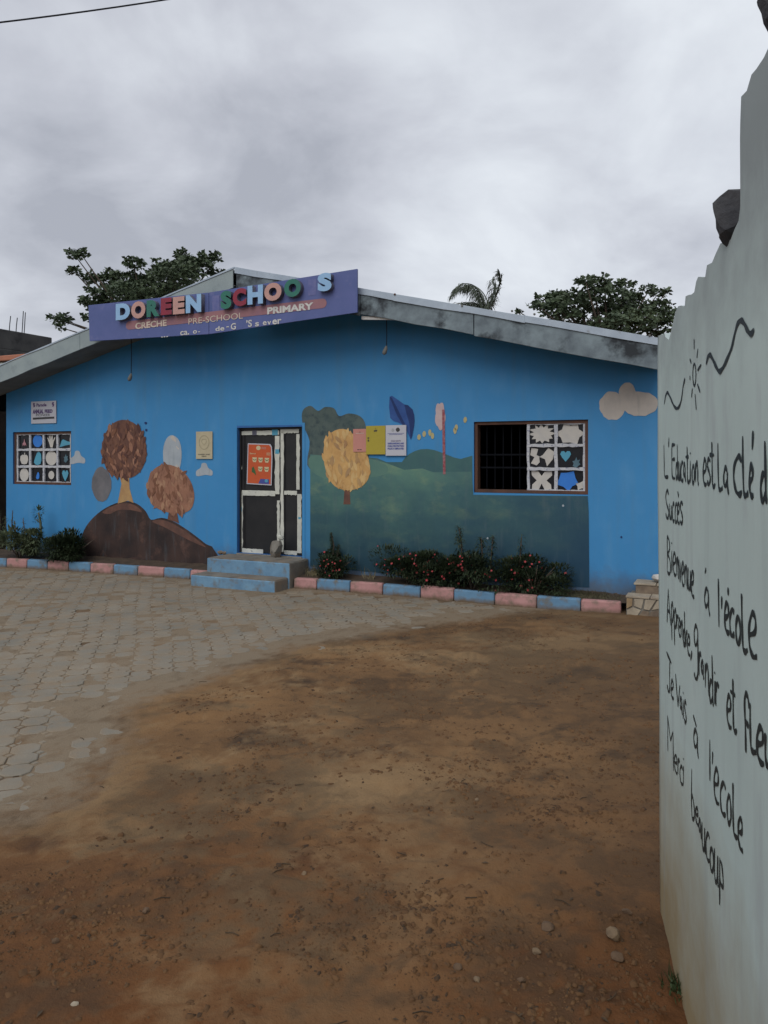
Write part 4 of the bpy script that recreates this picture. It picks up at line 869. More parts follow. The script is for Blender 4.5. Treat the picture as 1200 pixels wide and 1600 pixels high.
# palm
pr = empty('palm_tree', (at(758, 700, 26).x, 26, 0)); tag(pr, 'wind-blown palm with feathery fronds beyond the roof', 'palm')
mb = MB(); top_z = at(0, 484, 26).z; mb.tube([(0, 0, -.2), (.1, 0, top_z * .5), (0, 0, top_z)], [.2, .15, .12], 9); mb.build('trunk', BARK, pr, smooth=True)
def frond(points, droop=.5, seed=1, wind=-.6):
    r_ = random.Random(seed); P = [Vector((at(px, py, 26).x - pr.location.x, dy_, at(px, py, 26).z)) for px, py, dy_ in points]
    X = smoothline([(p.x, p.z) for p in P], 7); Yv = np.interp(np.linspace(0, len(P) - 1, len(X)), range(len(P)), [p.y for p in P])
    Q = [Vector((x, y, z)) for (x, z), y in zip(X, Yv)]; mb = MB(); mb.tube(Q, [.03 * (1 - .85 * i / len(Q)) for i in range(len(Q))], 5)
    for i in range(2, len(Q)):
        d = (Q[i] - Q[i - 1]).normalized()
        for k in range(3):
            p = Q[i - 1].lerp(Q[i], k / 3)
            for s_ in (-1, 1):
                v = d * .55 + Vector((0, s_ * .75, 0)) + Vector((wind * .5, 0, -droop)) + rvec(r_) * .25
                leaf(mb, p, v, (.66 - .25 * i / len(Q)) * r_.uniform(.75, 1.1), .032, curl=.3)
    mb.build('frond', PALMG, pr)
frond([(757, 484, 0), (756, 462, .2), (745, 443, .5), (728, 440, .8), (712, 450, 1.0)], .7, 1)
frond([(757, 484, 0), (750, 466, -.3), (735, 454, -.8), (716, 456, -1.2), (706, 466, -1.4)], .7, 2)
frond([(757, 484, 0), (748, 472, .5), (730, 466, 1), (712, 472, 1.4)], .6, 3)
frond([(758, 484, 0), (764, 470, .3), (757, 450, .6), (743, 437, .8), (735, 436, 1.)], .7, 4)
frond([(759, 484, 0), (770, 474, .1), (778, 455, 0), (781, 440, -.1), (779, 430, -.1)], .25, 5, -.2)
frond([(757, 484, 0), (766, 470, -.5), (768, 458, -1), (762, 450, -1.6)], .7, 6)
frond([(757, 484, 0), (742, 476, -.2), (722, 478, -.5), (700, 482, -.6)], .5, 7)

def shrub(name, label, u, w, rx, ry, h, m, n, seed, ll=.07, flowers=0, z0=.15, stalks=(), narrow=.28, cat='shrub', group=None, top=0.0):
    r_ = random.Random(seed); root = empty(name, f2w(u, w, z0), ROT); lv = MB(); stem = MB(); fl = MB()
    for k in range(9):
        th = r_.random() * 6.28; rr = r_.uniform(.3, .9); stem.tube([(0, 0, -.03), (rx * rr * .4 * math.cos(th), ry * rr * .4 * math.sin(th), h * .4), (rx * rr * math.cos(th), ry * rr * math.sin(th), h * r_.uniform(.6, .95))], [.012, .009, .004], 5)
    cl = [(r_.uniform(-.8, .8), r_.uniform(-.8, .8), r_.uniform(.25, .85), r_.uniform(.28, .5)) for _ in range(12)]
    def pos():
        c = r_.choice(cl); v = rvec(r_); v = v.normalized() * v.length ** .4
        return Vector(((c[0] * .75 + v.x * c[3]) * rx, (c[1] * .7 + v.y * c[3]) * ry, max(.02, (c[2] + v.z * c[3] * .7)) * h)), v
    for _ in range(n):
        p, v = pos(); d = v + Vector((0, 0, .35)) + rvec(r_) * .5; l = ll * r_.uniform(.6, 1.3); leaf(lv, p, d, l, l * narrow * r_.uniform(.8, 1.4))
    for (sx, sh, sp, nl) in stalks:
        P = [Vector((sx, 0, h * .4)), Vector((sx + .02, 0, sh * .7)), Vector((sx + r_.uniform(-.03, .05), 0, sh))]; stem.tube(P, [.012, .010, .006], 6)
        for _ in range(nl):
            t_ = r_.random() ** .7; p = P[0].lerp(P[2], t_); th = r_.random() * 6.28; d = Vector((math.cos(th), math.sin(th), r_.uniform(-.4, .8))); l = sp * r_.uniform(.6, 1.2) * (1.15 - .5 * t_); leaf(lv, p, d, l, l * .16, curl=.4)
    for _ in range(flowers):
        p, v = pos(); p = p + Vector((0, -.03, .02)) + v * .03; nr = Vector((v.x * .4, -1, .5 + .4 * v.z)).normalized(); s_ = nr.orthogonal().normalized(); t2 = nr.cross(s_); R_ = r_.uniform(.010, .017)
        for k in range(5):
            th = 2 * math.pi * k / 5; d = s_ * math.cos(th) + t2 * math.sin(th); leaf(fl, p, d + nr * .3, R_ * 1.2, R_ * 1.1, nr)
    stem.build('stem', BARK, root, smooth=True); raw('foliage', lv.v, lv.f, m, root)
    if flowers: o = raw('blossom', fl.v, fl.f, FLOW, root); o['kind'] = 'stuff'
    tag(root, label, cat, group); return root
def PX(px, w): return fac(px, 900, w)[0]
shrub('low_shrub', 'dense dark shrub beside the painted brown boulder', PX(106, .5), .50, .62, .34, .42, LEAFD, 4200, 11, .085)
shrub('flowering_shrub', 'small red-flowered plant just right of the door steps', PX(519, .28), .28, .36, .18, .34, LEAFD, 2000, 12, .06, 22)
shrub('flowering_shrub', 'rounded bush full of red flowers below the painted golden shrub', PX(638, .27), .27, .68, .24, .47, LEAFD, 5600, 13, .06, 70)
shrub('flowering_shrub', 'red-flowered bush with tall upright stalks under the open window', PX(738, .30), .30, .64, .24, .45, LEAFD, 5200, 14, .065, 36, stalks=((-.17, .82, .13, 200), (.12, .70, .15, 120), (.25, .72, .13, 100)))
shrub('flowering_shrub', 'red-flowered bush with one thin stalk beside the bare bed end', PX(834, .28), .28, .58, .24, .42, LEAFD, 4600, 15, .065, 30, stalks=((-.20, .74, .12, 80),))
shrub('columnar_shrub', 'narrow dark conifer-like plant right of the door', PX(521, .16), .13, .13, .08, .42, LEAFD, 1100, 16, .06, stalks=((-.03, .66, .065, 520), (.04, .48, .07, 260)))
shrub('weed_clump', 'pale weedy clump at the blue wall corner', PX(26, .6), .55, .62, .30, .46, LEAFP, 3000, 17, .085, stalks=((-.35, .72, .10, 70), (-.1, .66, .10, 60), (.12, .70, .10, 60), (-.5, .95, .09, 60), (-.2, .84, .08, 40)))
# tall tree-cactus like plant with bare stem
root = empty('tall_plant', f2w(PX(62, .3), .3, .15), ROT); mb = MB(); mb.tube([(-.12, 0, -.03), (-.06, 0, .22), (.03, 0, .42), (.02, 0, .62), (-.03, 0, .80)], [.03, .026, .024, .022, .014], 7); mb.tube([(.04, 0, .36), (.13, 0, .30), (.16, 0, .24)], [.016, .014, .01], 5); mb.tube([(.02, 0, .6), (-.08, 0, .67), (-.12, 0, .66)], [.012, .009, .006], 5); mb.build('stem', mat('plant_stem', (0.12, 0.13, 0.085), (0.075, 0.085, 0.055), 14, .9, .4, 30), root, smooth=True)
lv = MB(); r_ = random.Random(8)
for c, n_, rr in (((-.03, 0, .82), 60, .10), ((.03, 0, .48), 50, .07), ((.16, 0, .26), 60, .08), ((-.12, 0, .67), 24, .05), ((0, 0, .66), 40, .06), ((-.03, 0, .28), 30, .06)):
    for _ in range(n_): v = rvec(r_); leaf(lv, Vector(c) + v * rr * .7, v + Vector((0, 0, .3)), rr * r_.uniform(.5, 1), rr * .25)
raw('foliage', lv.v, lv.f, LEAFM, root); tag(root, 'tall thin plant with tufted top in front of blue wall', 'plant')
def tuft(name, label, u, w, rx, ry, h, m, n, seed, cat='grass', group=None, z0=.15, world=None):
    r_ = random.Random(seed); root = empty(name, world if world else f2w(u, w, z0), ROT); mb = MB()
    for _ in range(n):
        p = Vector((r_.gauss(0, .45) * rx, r_.gauss(0, .45) * ry, -.02)); d = Vector((r_.uniform(-.5, .5), r_.uniform(-.5, .5), 1)); l = h * r_.uniform(.4, 1.1); leaf(mb, p, d, l, max(.005, l * .05), up=Vector((r_.uniform(-1, 1), 1, 0)), curl=.35)
    raw('blades', mb.v, mb.f, m, root)['kind'] = 'stuff'; tag(root, label, cat, group)
tuft('grass_tuft', 'pale dry grass tuft between door step and small flowering plant', PX(496, .2), .2, .16, .10, .20, DRY, 170, 1)
tuft('grass_tuft', 'low dull grass patch on the bed near the stone steps', PX(905, .26), .26, .50, .14, .12, mat('dull_grass', (0.075, 0.075, 0.042), (0.11, 0.10, 0.06), 9, .9), 900, 2)
tuft('grass_tuft', 'green grass tuft at the foot of the white wall', 0, 0, .05, .05, .13, LEAFM, 90, 3, world=gnd(1056, 1568) + Vector((0.015, 0, 0.01)))
tuft('grass_tuft', 'thin dry grass by the flowering bush under the mural field', PX(575, .2), .18, .12, .06, .22, DRY, 22, 4)

# ------------------------------------------------------------------ whitewashed boundary wall with hand lettering (frame: x along towards camera, y out of the face negative, z up)
WR = math.atan2(WDY, WDX)
bw = empty('boundary_wall', (WX, WY, 0), WR); tag(bw, 'rough whitewashed wall with black French handwriting', 'wall')
# along = local +x ; face looks to the left of the picture = local -y
prof_px = [(1030, 522), (1038, 521), (1041, 527), (1044, 530), (1050, 512), (1054, 490), (1060, 479), (1066, 477), (1069, 478), (1072, 464), (1082, 456), (1085, 440), (1091, 434), (1101, 431), (1104, 416), (1112, 411), (1116, 398), (1124, 381), (1138, 374), (1150, 345), (1154, 312), (1153.5, 300), (1153, 185), (1156, 153), (1164, 141), (1171, 116), (1179, 106), (1190, 88), (1200, 70)]
prof = [wal(*p) for p in prof_px]; prof[0] = (0.0, prof[0][1])
mon = [prof[0]]
for s_, z_ in prof[1:]: mon.append((max(s_, mon[-1][0] + .004), z_))
sL, zL = mon[-1]; k_ = 0
while sL < 6.2:
    sL += random.uniform(.08, .2); zL = 2.68 + random.uniform(-.035, .035); mon.append((sL, zL))
nzr = 46; vs = []; fs = []
cols = []
for (s0, zt0), (s1, zt1) in zip(mon[:-1], mon[1:]):
    nn = max(1, int((s1 - s0) / .04)) if s0 < 2 else 1
    for i in range(nn): t_ = i / nn; cols.append((s0 + (s1 - s0) * t_, zt0 + (zt1 - zt0) * t_ + (random.uniform(-.004, .004) if s0 + i > 0 else 0)))
cols.append(mon[-1])
ca_ = np.array(cols)
for i, (s_, zt) in enumerate(cols):
    for j in range(nzr + 1):
        z_ = -.1 + (zt + .1) * j / nzr
        by = .010 * fbm(np.array([s_ * 3.]), np.array([z_ * 1.6]), 3)[0]
        flare = 0.0
        sx = s_ + max(0, 1 - s_ / .4) * (.045 * max(0, 2.2 - z_) / 2.2 + .10 * max(0, .40 - z_) ** 1.2)
        rnd = .006 * random.random() if j == nzr else 0
        vs.append((sx, by + flare + rnd, z_))
ncol = len(cols); R1 = nzr + 1
fs = [(i * R1 + j, (i + 1) * R1 + j, (i + 1) * R1 + j + 1, i * R1 + j + 1) for i in range(ncol - 1) for j in range(nzr)]
bo = len(vs)
for i, (s_, zt) in enumerate(cols): vs += [(s_ + (.0 if i else .0), .20, -.1), (s_, .20, zt - .01)]
for i in range(ncol - 1):
    a, b = bo + 2 * i, bo + 2 * i + 2; fs += [(a + 1, b + 1, b, a)]
to = len(vs)
for i, (s_, zt) in enumerate(cols): p = vs[i * R1 + nzr]; vs += [p, (s_, .20, zt - .01)]
fs += [(to + 2 * i, to + 2 * i + 2, to + 2 * i + 3, to + 2 * i + 1) for i in range(ncol - 1)]
fs.append(tuple([j for j in range(R1)] + [bo + 1, bo])); fs.append(tuple([(ncol - 1) * R1 + j for j in reversed(range(R1))] + [bo + 2 * ncol - 2, bo + 2 * ncol - 1]))
mb = MB(); mb.add(vs, fs); wb = mb.build('masonry', WALLW, bw); 
me = wb.data; me.polygons.foreach_set('use_smooth', [len(p.vertices) == 4 for p in me.polygons])
# hand-written strokes; unit-box glyphs
G = {'L': [[(.1, 1), (.12, .5), (.2, .03), (.95, .02)]], "'": [[(.6, 1), (.4, .0)]], 'E': [[(.95, .97), (.3, .95), (.1, .9), (.1, .5), (.2, .05), (.95, .0)], [(.1, .52), (.9, .56)]],
 'd': [[(.75, .42), (.35, .45), (.05, .22), (.3, .0), (.75, .15)], [(.6, 1), (.72, .5), (.78, .1), (.95, .0)]], 'u': [[(.1, 1), (.1, .3), (.4, .02), (.75, .3), (.85, .95)], [(.85, .95), (.88, .2), (1, .0)]],
 'c': [[(.95, .9), (.55, 1), (.08, .6), (.2, .1), (.6, .0), (1, .12)]], 'a': [[(.75, .85), (.4, 1), (.08, .6), (.3, .28), (.72, .5), (.75, .85)], [(.76, .85), (.8, .3), (1, .0)]],
 't': [[(.42, 1), (.45, .5), (.5, .1), (.7, .0), (1, .08)], [(.05, .70), (.75, .72)]], 'i': [[(.5, .72), (.5, .0)], [(.5, 1), (.5, .93)]], 'o': [[(.5, 1), (.1, .65), (.15, .2), (.5, .0), (.9, .3), (.85, .75), (.5, 1)]],
 'n': [[(.1, .95), (.12, .1)], [(.12, .6), (.5, .98), (.75, .7), (.8, .2), (1, .0)]], 'e': [[(.1, .45), (.75, .6), (.8, .9), (.45, 1), (.1, .65), (.15, .2), (.55, .0), (1, .05)]], 's': [[(.9, .92), (.4, 1), (.12, .72), (.6, .48), (.9, .22), (.5, .0), (.05, .1)]],
 'S': [[(.9, .88), (.5, 1), (.1, .78), (.3, .52), (.85, .3), (.75, .06), (.35, .0), (.05, .15)]], 'l': [[(.05, 1), (.1, .5), (.25, .06), (.6, .0), (1, .06)]], '|': [[(.4, 1), (.6, .0)]], 'C': [[(.95, .88), (.6, 1), (.15, .75), (.05, .4), (.3, .08), (.7, .0), (1, .1)]],
 '/': [[(.7, 1), (.3, .0)]], '`': [[(.1, 1), (.9, .0)]], 'B': [[(.1, 1), (.1, .02)], [(.1, 1), (.6, .92), (.7, .7), (.15, .52)], [(.15, .52), (.8, .4), (.9, .12), (.5, .0), (.1, .03)]],
 'v': [[(.05, 1), (.5, .0)], [(.5, .0), (.95, .95)]], 'A': [[(.05, .0), (.35, 1)], [(.35, 1), (.95, .05)], [(.15, .38), (.75, .38)]], 'p': [[(.1, .95), (.3, .0)], [(.12, .8), (.6, 1), (.95, .75), (.6, .5), (.2, .55)]],
 'r': [[(.2, .95), (.25, .0)], [(.25, .55), (.6, .95), (1, .85)]], ',': [[(.8, 1), (.6, .4), (.2, .0)]], 'g': [[(.8, .95), (.4, 1), (.08, .82), (.3, .62), (.75, .75), (.8, .95)], [(.8, .95), (.85, .4), (.8, .1), (.4, .0), (.1, .08)]],
 'f': [[(1, .82), (.7, .98), (.3, 1), (.1, .8), (.3, .4), (.4, .0)], [(.1, .55), (.9, .5)]], 'J': [[(.0, 1), (.95, .82)], [(.65, .9), (.6, .4), (.6, .1), (.4, .0), (.1, .15)]], 'V': [[(.0, 1), (.55, .0)], [(.55, .0), (.95, .85)]],
 'M': [[(.1, 0.0), (.0, 1)], [(.0, 1), (.5, .45)], [(.5, .45), (.9, .85)], [(.9, .85), (1, -.25)]], 'b': [[(.05, 1), (.1, .4), (.35, .02), (.85, .1), (.8, .3), (.3, .48), (.12, .35)]], '.': [[(.5, 1), (.5, .0)]], 'P': [[(.1, 1), (.15, .0)], [(.12, .95), (.6, .9), (.95, .55), (.5, .48), (.15, .55)]]}
def word(letters, ox, oy, sc, slope=0.0, width=.0125):
    mb = MB()
    for ch, x0, x1, y0, y1 in letters:
        for strk in G[ch]:
            pts = []
            for gx, gy in strk:
                X = x0 + gx * (x1 - x0); Yp = y1 - gy * (y1 - y0) + slope * (gx - .5) * (x1 - x0); pts.append(wal(ox + X / sc, oy + Yp / sc))
            pts = smoothline(pts, 6) if len(pts) > 2 else [tuple(Vector(pts[0]).lerp(Vector(pts[1]), t_ / 6)) for t_ in range(7)]
            ribbon(mb, pts, width, 0.0)
    off = []
    for k in range(len(mb.v)):
        x, y, z = mb.v[k]; by = .010 * fbm(np.array([x * 3.]), np.array([z * 1.6]), 3)[0]
        mb.v[k] = (x, by - .0016, z)
    return mb.build('painted_word', BLACKP, bw)
A6 = (1020, 660, 6.667); B6 = (1020, 840, 6.667); C6 = (1020, 1000, 6.667); D6 = (1020, 1180, 6.667)
word([('L', 120, 172, 235, 568), ("'", 166, 182, 155, 260), ('E', 200, 238, 218, 580), ('d', 243, 268, 228, 592), ('u', 270, 292, 405, 608), ('c', 297, 322, 410, 612), ('a', 323, 347, 430, 618), ('t', 345, 386, 250, 630), ('i', 384, 402, 310, 625), ('o', 408, 434, 440, 636), ('n', 440, 472, 410, 650)], *A6, .19)
word([('e', 516, 556, 385, 648), ('s', 560, 602, 380, 645), ('t', 588, 654, 205, 670)], *A6, .19)
word([('l', 678, 732, 220, 700), ('a', 738, 796, 470, 745)], *A6, .25)
word([('C', 842, 934, 350, 748), ('l', 938, 1008, 150, 760), ('e', 1018, 1066, 445, 765), ('/', 1046, 1066, 85, 285)], *A6, .25, .0145)
word([('d', 1140, 1215, 190, 825), ('u', 1240, 1300, 580, 850)], *A6, .25, .0145)
word([('S', 140, 176, 705, 1000), ('u', 178, 202, 850, 1010), ('c', 208, 230, 840, 1030), ('c', 236, 256, 840, 1045), ('e', 258, 284, 840, 1050), ('`', 260, 276, 725, 770), ('s', 288, 320, 830, 1055)], *A6, .5)
word([('B', 150, 194, 0, 378), ('i', 196, 212, 45, 370), ('e', 214, 246, 160, 385), ('n', 250, 272, 200, 425), ('v', 274, 300, 235, 465), ('e', 305, 330, 260, 495), ('n', 335, 364, 290, 530), ('u', 366, 396, 320, 552), ('e', 398, 430, 350, 612)], *B6, .9)
word([('a', 533, 594, 530, 798), ('/', 532, 564, 322, 372)], *B6, .6)
word([('|', 678, 696, 428, 930), ("'", 710, 728, 610, 745), ('e', 745, 798, 680, 985), ('/', 780, 795, 520, 600), ('c', 800, 852, 745, 1020), ('o', 865, 920, 810, 1110), ('l', 928, 992, 600, 1185), ('e', 998, 1088, 790, 1235)], *B6, .6, .014)
word([('A', 150, 192, 540, 910), ('p', 194, 216, 675, 1075), ('p', 220, 246, 740, 1130), ('r', 246, 266, 800, 960), ('e', 266, 288, 850, 1020), ('n', 290, 316, 870, 1070), ('d', 314, 338, 765, 1130), ('r', 340, 360, 970, 1140), ('e', 358, 390, 1020, 1215), (',', 390, 410, 1170, 1280)], *B6, 1.3)
word([('g', 425, 475, -145, 410), ('r', 473, 500, 120, 380), ('a', 500, 528, 215, 395), ('n', 538, 588, 250, 550), ('d', 586, 634, 150, 660), ('i', 634, 652, 330, 670), ('r', 645, 684, 430, 700)], *C6, 1.3)
word([('e', 765, 818, 580, 895), ('t', 803, 874, 410, 940)], *C6, 1.2)
word([('f', 953, 1014, 575, 1180), ('l', 1018, 1092, 690, 1160), ('e', 1093, 1172, 910, 1270), ('u', 1178, 1250, 1000, 1330)], *C6, 1.0, .014)
word([('J', 146, 197, 150, 545), ('e', 188, 220, 420, 600)], *C6, 1.0)
word([('V', 238, 282, 390, 690), ('a', 280, 302, 600, 760), ('i', 304, 320, 540, 820), ('s', 322, 348, 640, 860)], *C6, 1.8)
word([('a', 422, 478, 940, 1195), ('`', 418, 460, 810, 880)], *C6, 1.5)
word([('|', 586, 604, -160, 265), ("'", 612, 634, -40, 95), ('e', 638, 694, 145, 480), ('c', 703, 762, 280, 610), ('o', 773, 822, 410, 715), ('l', 833, 890, 330, 840), ('e', 890, 946, 660, 970)], *D6, 1.6)
word([('M', 152, 218, -350, 10), ('e', 224, 256, 0, 170), ('r', 256, 280, 30, 205), ('c', 280, 314, 110, 290), ('i', 308, 328, 30, 320)], *D6, 2.0, .0105)
word([('b', 398, 442, 175, 670), ('e', 446, 480, 545, 710), ('a', 482, 510, 670, 850), ('u', 514, 552, 720, 1000), ('c', 556, 600, 810, 1090), ('o', 600, 642, 955, 1215), ('u', 645, 692, 1000, 1340), ('P', 700, 746, 1100, 1590)], *D6, 1.8, .011)
def drawn(name, strokes, width=.012):
    mb = MB()
    for s_ in strokes: ribbon(mb, smoothline([wal(1020 + x / 6.154, 400 + y / 6.154) for x, y in s_], 6), width, 0, .15)
    for k in range(len(mb.v)):
        x, y, z = mb.v[k]; by = .010 * fbm(np.array([x * 3.]), np.array([z * 1.6]), 3)[0]
        mb.v[k] = (x, by - .0016, z)
    mb.build(name, BLACKP, bw)
drawn('painted_wave', [[(118, 1425), (130, 1350), (148, 1312), (165, 1340), (190, 1400), (215, 1450), (240, 1465), (265, 1435), (285, 1360), (300, 1250), (318, 1180)]])
drawn('painted_wave', [[(513, 1040), (530, 975), (552, 950), (575, 985), (610, 1060), (645, 1110), (680, 1080), (720, 990), (760, 880), (790, 740), (815, 650), (850, 620), (880, 650), (910, 710), (945, 750), (975, 710)]], .0145)
drawn('painted_sun', [[(403 + 14 * math.sin(t_ * math.pi / 6), 1140 - 105 * math.cos(t_ * math.pi / 6)) for t_ in range(13)]] + [[a, b] for a, b in (((400, 795), (401, 900)), ((435, 890), (425, 980)), ((362, 990), (375, 1030)), ((465, 1045), (432, 1100)), ((362, 1150), (362, 1195)), ((430, 1230), (455, 1310)), ((385, 1270), (375, 1360)), ((408, 1325), (418, 1480)))], .009)
def wall_pt(s_, z_, inn=0.0): return Vector((WX + WDX * s_ - WDY * inn, WY + WDY * s_ + WDX * inn, z_))
s_, z_ = wal(1134, 345)
o = rock('rubble_block', wall_pt(s_, z_, .07), (.105, .095, .070), LATER, 12, sub=3, rot=(.2, .5, 1.0)); o.location = wall_pt(s_ + .0, z_ - .005, .045); tag(o, 'dark rough rubble block perched against the step in the white wall top', 'rock')
s_, z_ = wal(1196, 5)
o = rock('rubble_block', wall_pt(s_, z_, .08), (.07, .09, .11), LATER, 22, sub=3, rot=(.1, .2, .4)); o.location = wall_pt(s_ + .03, z_ + .015, .06); tag(o, 'dark rubble block on the highest part of the white wall', 'rock')

# ------------------------------------------------------------------ neighbouring buildings at the left
CONC = mat('dark_concrete', (0.045, 0.045, 0.047), (0.075, 0.074, 0.072), 1.2, 0.95, 0.4, 15, c3=(0.025, 0.025, 0.027), s3=2.2, t3=(.5, .7))
nb = empty('unfinished_building', (-9.35, 21.6, 0), ROT); tag(nb, 'dark unfinished concrete building with bare rebar on its roof', 'building')
mb = MB(); mb.box(-7, 0, -8, 0, -.1, 4.55); mb.build('wall', CONC, nb)
mb = MB(); mb.box(-7.1, .05, -8.05, .05, 4.551, 4.80).box(-7.0, .02, -8.0, .0, 4.801, 5.32); mb.build('parapet', CONC, nb, bevel=.02)
for k_, (y, x) in enumerate(((-.9, -.1), (-1.05, -.15), (-1.3, -.1), (-.75, -.2), (-1.6, -.3))):
    mb = MB(); mb.tube([(x, y, 5.30), (x + .02, y, 5.5), (x + .03, y + .02, 5.72 + .2 * (k_ % 3 == 0))], .012, 5); mb.build('rebar', BARM, nb)
nh = empty('neighbour_house', f2w(-7.6, -.6), ROT); tag(nh, 'shed with pale sheet roof and orange ridge beyond the blue wall corner', 'house')
PALE = mat('pale_sheet', (0.33, 0.36, 0.33), (0.26, 0.29, 0.27), 3, .6); ORR = mat('orange_ridge', (0.40, 0.16, 0.10), (0.33, 0.14, 0.09), 4, .6)
mb = MB(); mb.box(-5, .55, .1, 5, -.1, 2.9); mb.build('wall', mat('dark_timber', (0.035, 0.026, 0.02), (0.055, 0.04, 0.03), 5, .9), nh)
for k_ in range(5): mb = MB(); mb.box(.10 + .10 * k_, .185 + .10 * k_, .06, .098, -.1, 2.85); mb.build('plank', mat('plank_brown', (0.06, 0.04, 0.028), (0.035, 0.025, 0.02), 6, .9), nh)
mb = MB(); mb.box(-5.1, .7, .0, .05, 2.86, 3.30); mb.build('fascia', PALE, nh)
mb = MB(); nn = 40; vs = []; fs = []
for i in range(nn + 1):
    x = -5.1 + 5.9 * i / nn; zz = .015 * math.sin(i * math.pi / 1.0 + .5) + (.012 if i % 2 else -.012); vs += [(x, -.06, 3.32 + zz), (x, 1.6, 4.16 + zz)]
fs = [(2 * i, 2 * i + 2, 2 * i + 3, 2 * i + 1) for i in range(nn)]; mb.add(vs, fs); mb.add([(-5.1, 1.62, 4.16), (.8, 1.62, 4.16), (.8, 5.2, 3.0), (-5.1, 5.2, 3.0)], [(0, 1, 2, 3)]); rf = mb.build('roof', PALE, nh)
mb = MB(); mb.box(-5.15, .85, 1.50, 1.72, 4.18, 4.30); mb.build('ridge_cap', ORR, rf, bevel=.02)

# ------------------------------------------------------------------ overhead wire
a, b = at(-260, 62, 9), at(520, -48, 12); mb = MB(); P = [a.lerp(b, i / 16) - Vector((0, 0, .10 * (1 - (2 * i / 16 - 1) ** 2))) for i in range(17)]
mb.tube(P, .011, 6); tag(mb.build('overhead_wire', BARM), 'dark overhead wire crossing the grey sky', 'wire')

GSTONE = mat('ground_stone', (0.21, 0.15, 0.092), (0.14, 0.098, 0.062), 14, 0.95, 0.5, 40)
GBROWN = mat('ground_brown_stone', (0.14, 0.09, 0.055), (0.095, 0.062, 0.04), 14, 0.95, 0.5, 40)
# ------------------------------------------------------------------ stones, clods and litter on the earth
def gz(x, y): return float(ground_h(np.array([x]), np.array([y]))[0])
for k_, (px, py, rx, rz_, m, lab) in enumerate(((958, 1484, 14, 11, GSTONE, 'squarish pale tan stone on the earth near the white wall'), (966, 1512, 13, 7, GBROWN, 'brown stone just in front of the squarish pale stone'), (855, 1461, 14, 6, GBROWN, 'flat oval brownish stone out on the open earth'), (838, 1502, 9, 5, GSTONE, 'small pale stone near the flat oval stone'),
        (117, 1587, 8, 4, STONE, 'smooth white pebble on the red earth'), (87, 1492, 6, 6, GBROWN, 'rounded pinkish brown pebble on the red earth'), (475, 1386, 5, 4, GSTONE, 'small pale pebble beside dark clods'), (228, 1441, 7, 5, GBROWN, 'dark brown stone lump on smooth earth'), (980, 1440, 9, 5, GBROWN, 'brown stone lying close to the white wall foot'), (715, 1525, 9, 5, GBROWN, 'angular clod-like stone on the red earth'), (745, 1550, 7, 5, GSTONE, 'small tan stone among the red clods'), (815, 1545, 7, 5, GBROWN, 'dull brown stone between the pale and tan stones'), (745, 1262, 4, 3, GSTONE, 'tiny pale pebble amid the churned earth'), (240, 1207, 0, 0, None, ''))):
    if m is None: continue
    g = gnd(px, py); z = gz(g.x, g.y); sc = g.y / FPX
    o = rock('loose_stone', (g.x, g.y, z - .004), (rx * sc, rx * sc * .8, rz_ * sc * .95), m, 40 + k_, sub=2, rough=.5); tag(o, lab, 'stone')
clod = MB(); r_ = np.random.default_rng(5); cand = 42000
Yc = 2.15 * np.exp(r_.random(cand) * math.log(10.2 / 2.15)); Xc = (r_.random(cand) * 1.02 - .54) * Yc
sdc = edge_dist(Xc, Yc); dens = fbm(Xc * 1.3 + 3, Yc * 1.6, 3) + .35 * fbm(Xc * 5, Yc * 5, 2)
uu = (Xc - AX) * DX + (Yc - AY) * DY; ww = (Xc - AX) * NX + (Yc - AY) * NY
ok = (sdc > .25) & (dens + r_.random(cand) * .28 > .17) & (ww > .8) & (Xc < WX - .06 + WS * (Yc - WY) + np.where(Yc > WY, 9, 0))
Xc, Yc = Xc[ok], Yc[ok]; Zc = ground_h(Xc, Yc); base8 = [(-1, -1, -.4), (1, -1, -.4), (1, 1, -.4), (-1, 1, -.4), (-.6, -.6, .6), (.6, -.6, .5), (.6, .6, .7), (-.6, .6, .5)]
BF = [(0, 1, 5, 4), (1, 2, 6, 5), (2, 3, 7, 6), (3, 0, 4, 7), (4, 5, 6, 7)]
for x, y, z in zip(Xc, Yc, Zc):
    s_ = .0025 + .010 * r_.random() ** 5 ; th = r_.random() * 6.28; c, s2 = math.cos(th), math.sin(th); ex = r_.uniform(.7, 1.6)
    vv = []
    for bx, by, bz in base8:
        bx = bx * ex + r_.uniform(-.4, .4); by += r_.uniform(-.4, .4); bz = bz * .9 + r_.uniform(-.1, .3); vv.append((x + s_ * (bx * c - by * s2), y + s_ * (bx * s2 + by * c), z + s_ * bz))
    clod.add(vv, BF)
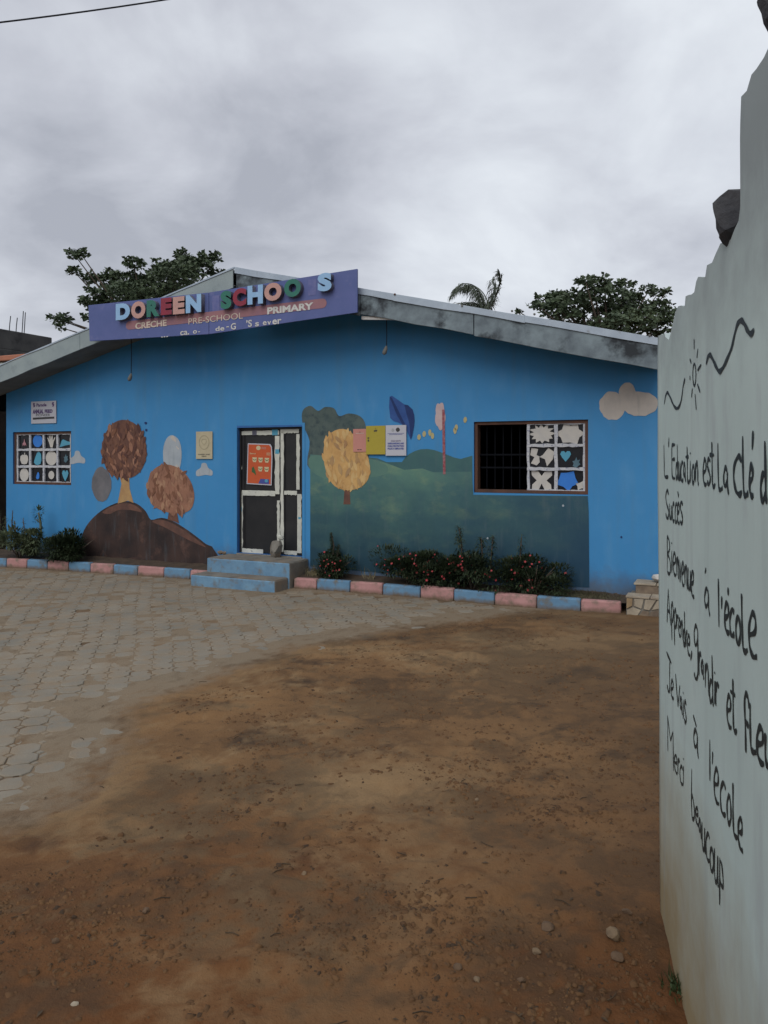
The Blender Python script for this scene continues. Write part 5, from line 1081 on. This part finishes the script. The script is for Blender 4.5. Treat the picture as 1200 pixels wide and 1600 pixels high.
for _ in range(150):
    yc = 2.3 * math.exp(r_.random() * math.log(3.6)); xc = (r_.random() * .95 - .5) * yc
    if float(edge_dist(np.array([xc]), np.array([yc]))[0]) < .4 or (yc < WY + .3 and xc > WX - .25 + WS * (yc - WY)): continue
    sp_ = r_.uniform(.05, .16); nc = int(r_.integers(5, 22))
    for _k in range(nc):
        x, y = xc + r_.normal(0, sp_), yc + r_.normal(0, sp_ * .6); z = gz(x, y); s_ = .004 + .014 * r_.random() ** 3; th = r_.random() * 6.28; c, s2 = math.cos(th), math.sin(th); ex = r_.uniform(.8, 1.35); vv = []
        if y < WY + .1 and x > WX - .06 + WS * (y - WY): continue
        for bx, by, bz in base8:
            bx = bx * ex + r_.uniform(-.45, .45); by += r_.uniform(-.45, .45); bz = bz * .95 + r_.uniform(-.15, .3); vv.append((x + s_ * (bx * c - by * s2), y + s_ * (bx * s2 + by * c), z + s_ * (bz - .1)))
        clod.add(vv, BF)
CLODM = mat('earth_clod', (0.145, 0.080, 0.039), (0.098, 0.055, 0.030), 3, .97, c3=(0.060, 0.041, 0.028), s3=21, t3=(.54, .62), spec=.1)
o = raw('earth_clods', clod.v, clod.f, CLODM, smooth=True); o['kind'] = 'stuff'; o['label'] = 'loose crumbs and clods scattered over the bare earth'; o['category'] = 'earth'
lit = MB(); rr = random.Random(6)
for _ in range(170):
    Yv = 2.2 * math.exp(rr.random() * math.log(4.4)); Xv = rr.uniform(-.5, .45) * Yv
    if Xv > WX - .08 + WS * (Yv - WY) and Yv < WY + .2: continue
    if w2f((Xv, Yv))[1] < 1.0: continue
    z = gz(Xv, Yv); th = rr.random() * 6.28; l = rr.uniform(.012, .04)
    if rr.random() < .5: leaf(lit, Vector((Xv, Yv, z + .004)), Vector((math.cos(th), math.sin(th), rr.uniform(0, .25))), l, l * .4)
    else: lit.tube([(Xv, Yv, z + .004), (Xv + l * math.cos(th), Yv + l * math.sin(th), z + .006), (Xv + 1.9 * l * math.cos(th + .2), Yv + 1.9 * l * math.sin(th + .2), z + .004)], .0022, 4)
o = lit.build('leaf_litter', mat('dead_leaf', (0.045, 0.032, 0.02), (0.09, 0.06, 0.035), 11, .9)); o['kind'] = 'stuff'; o['label'] = 'dry twigs and dead leaves strewn on the earth'; o['category'] = 'litter'
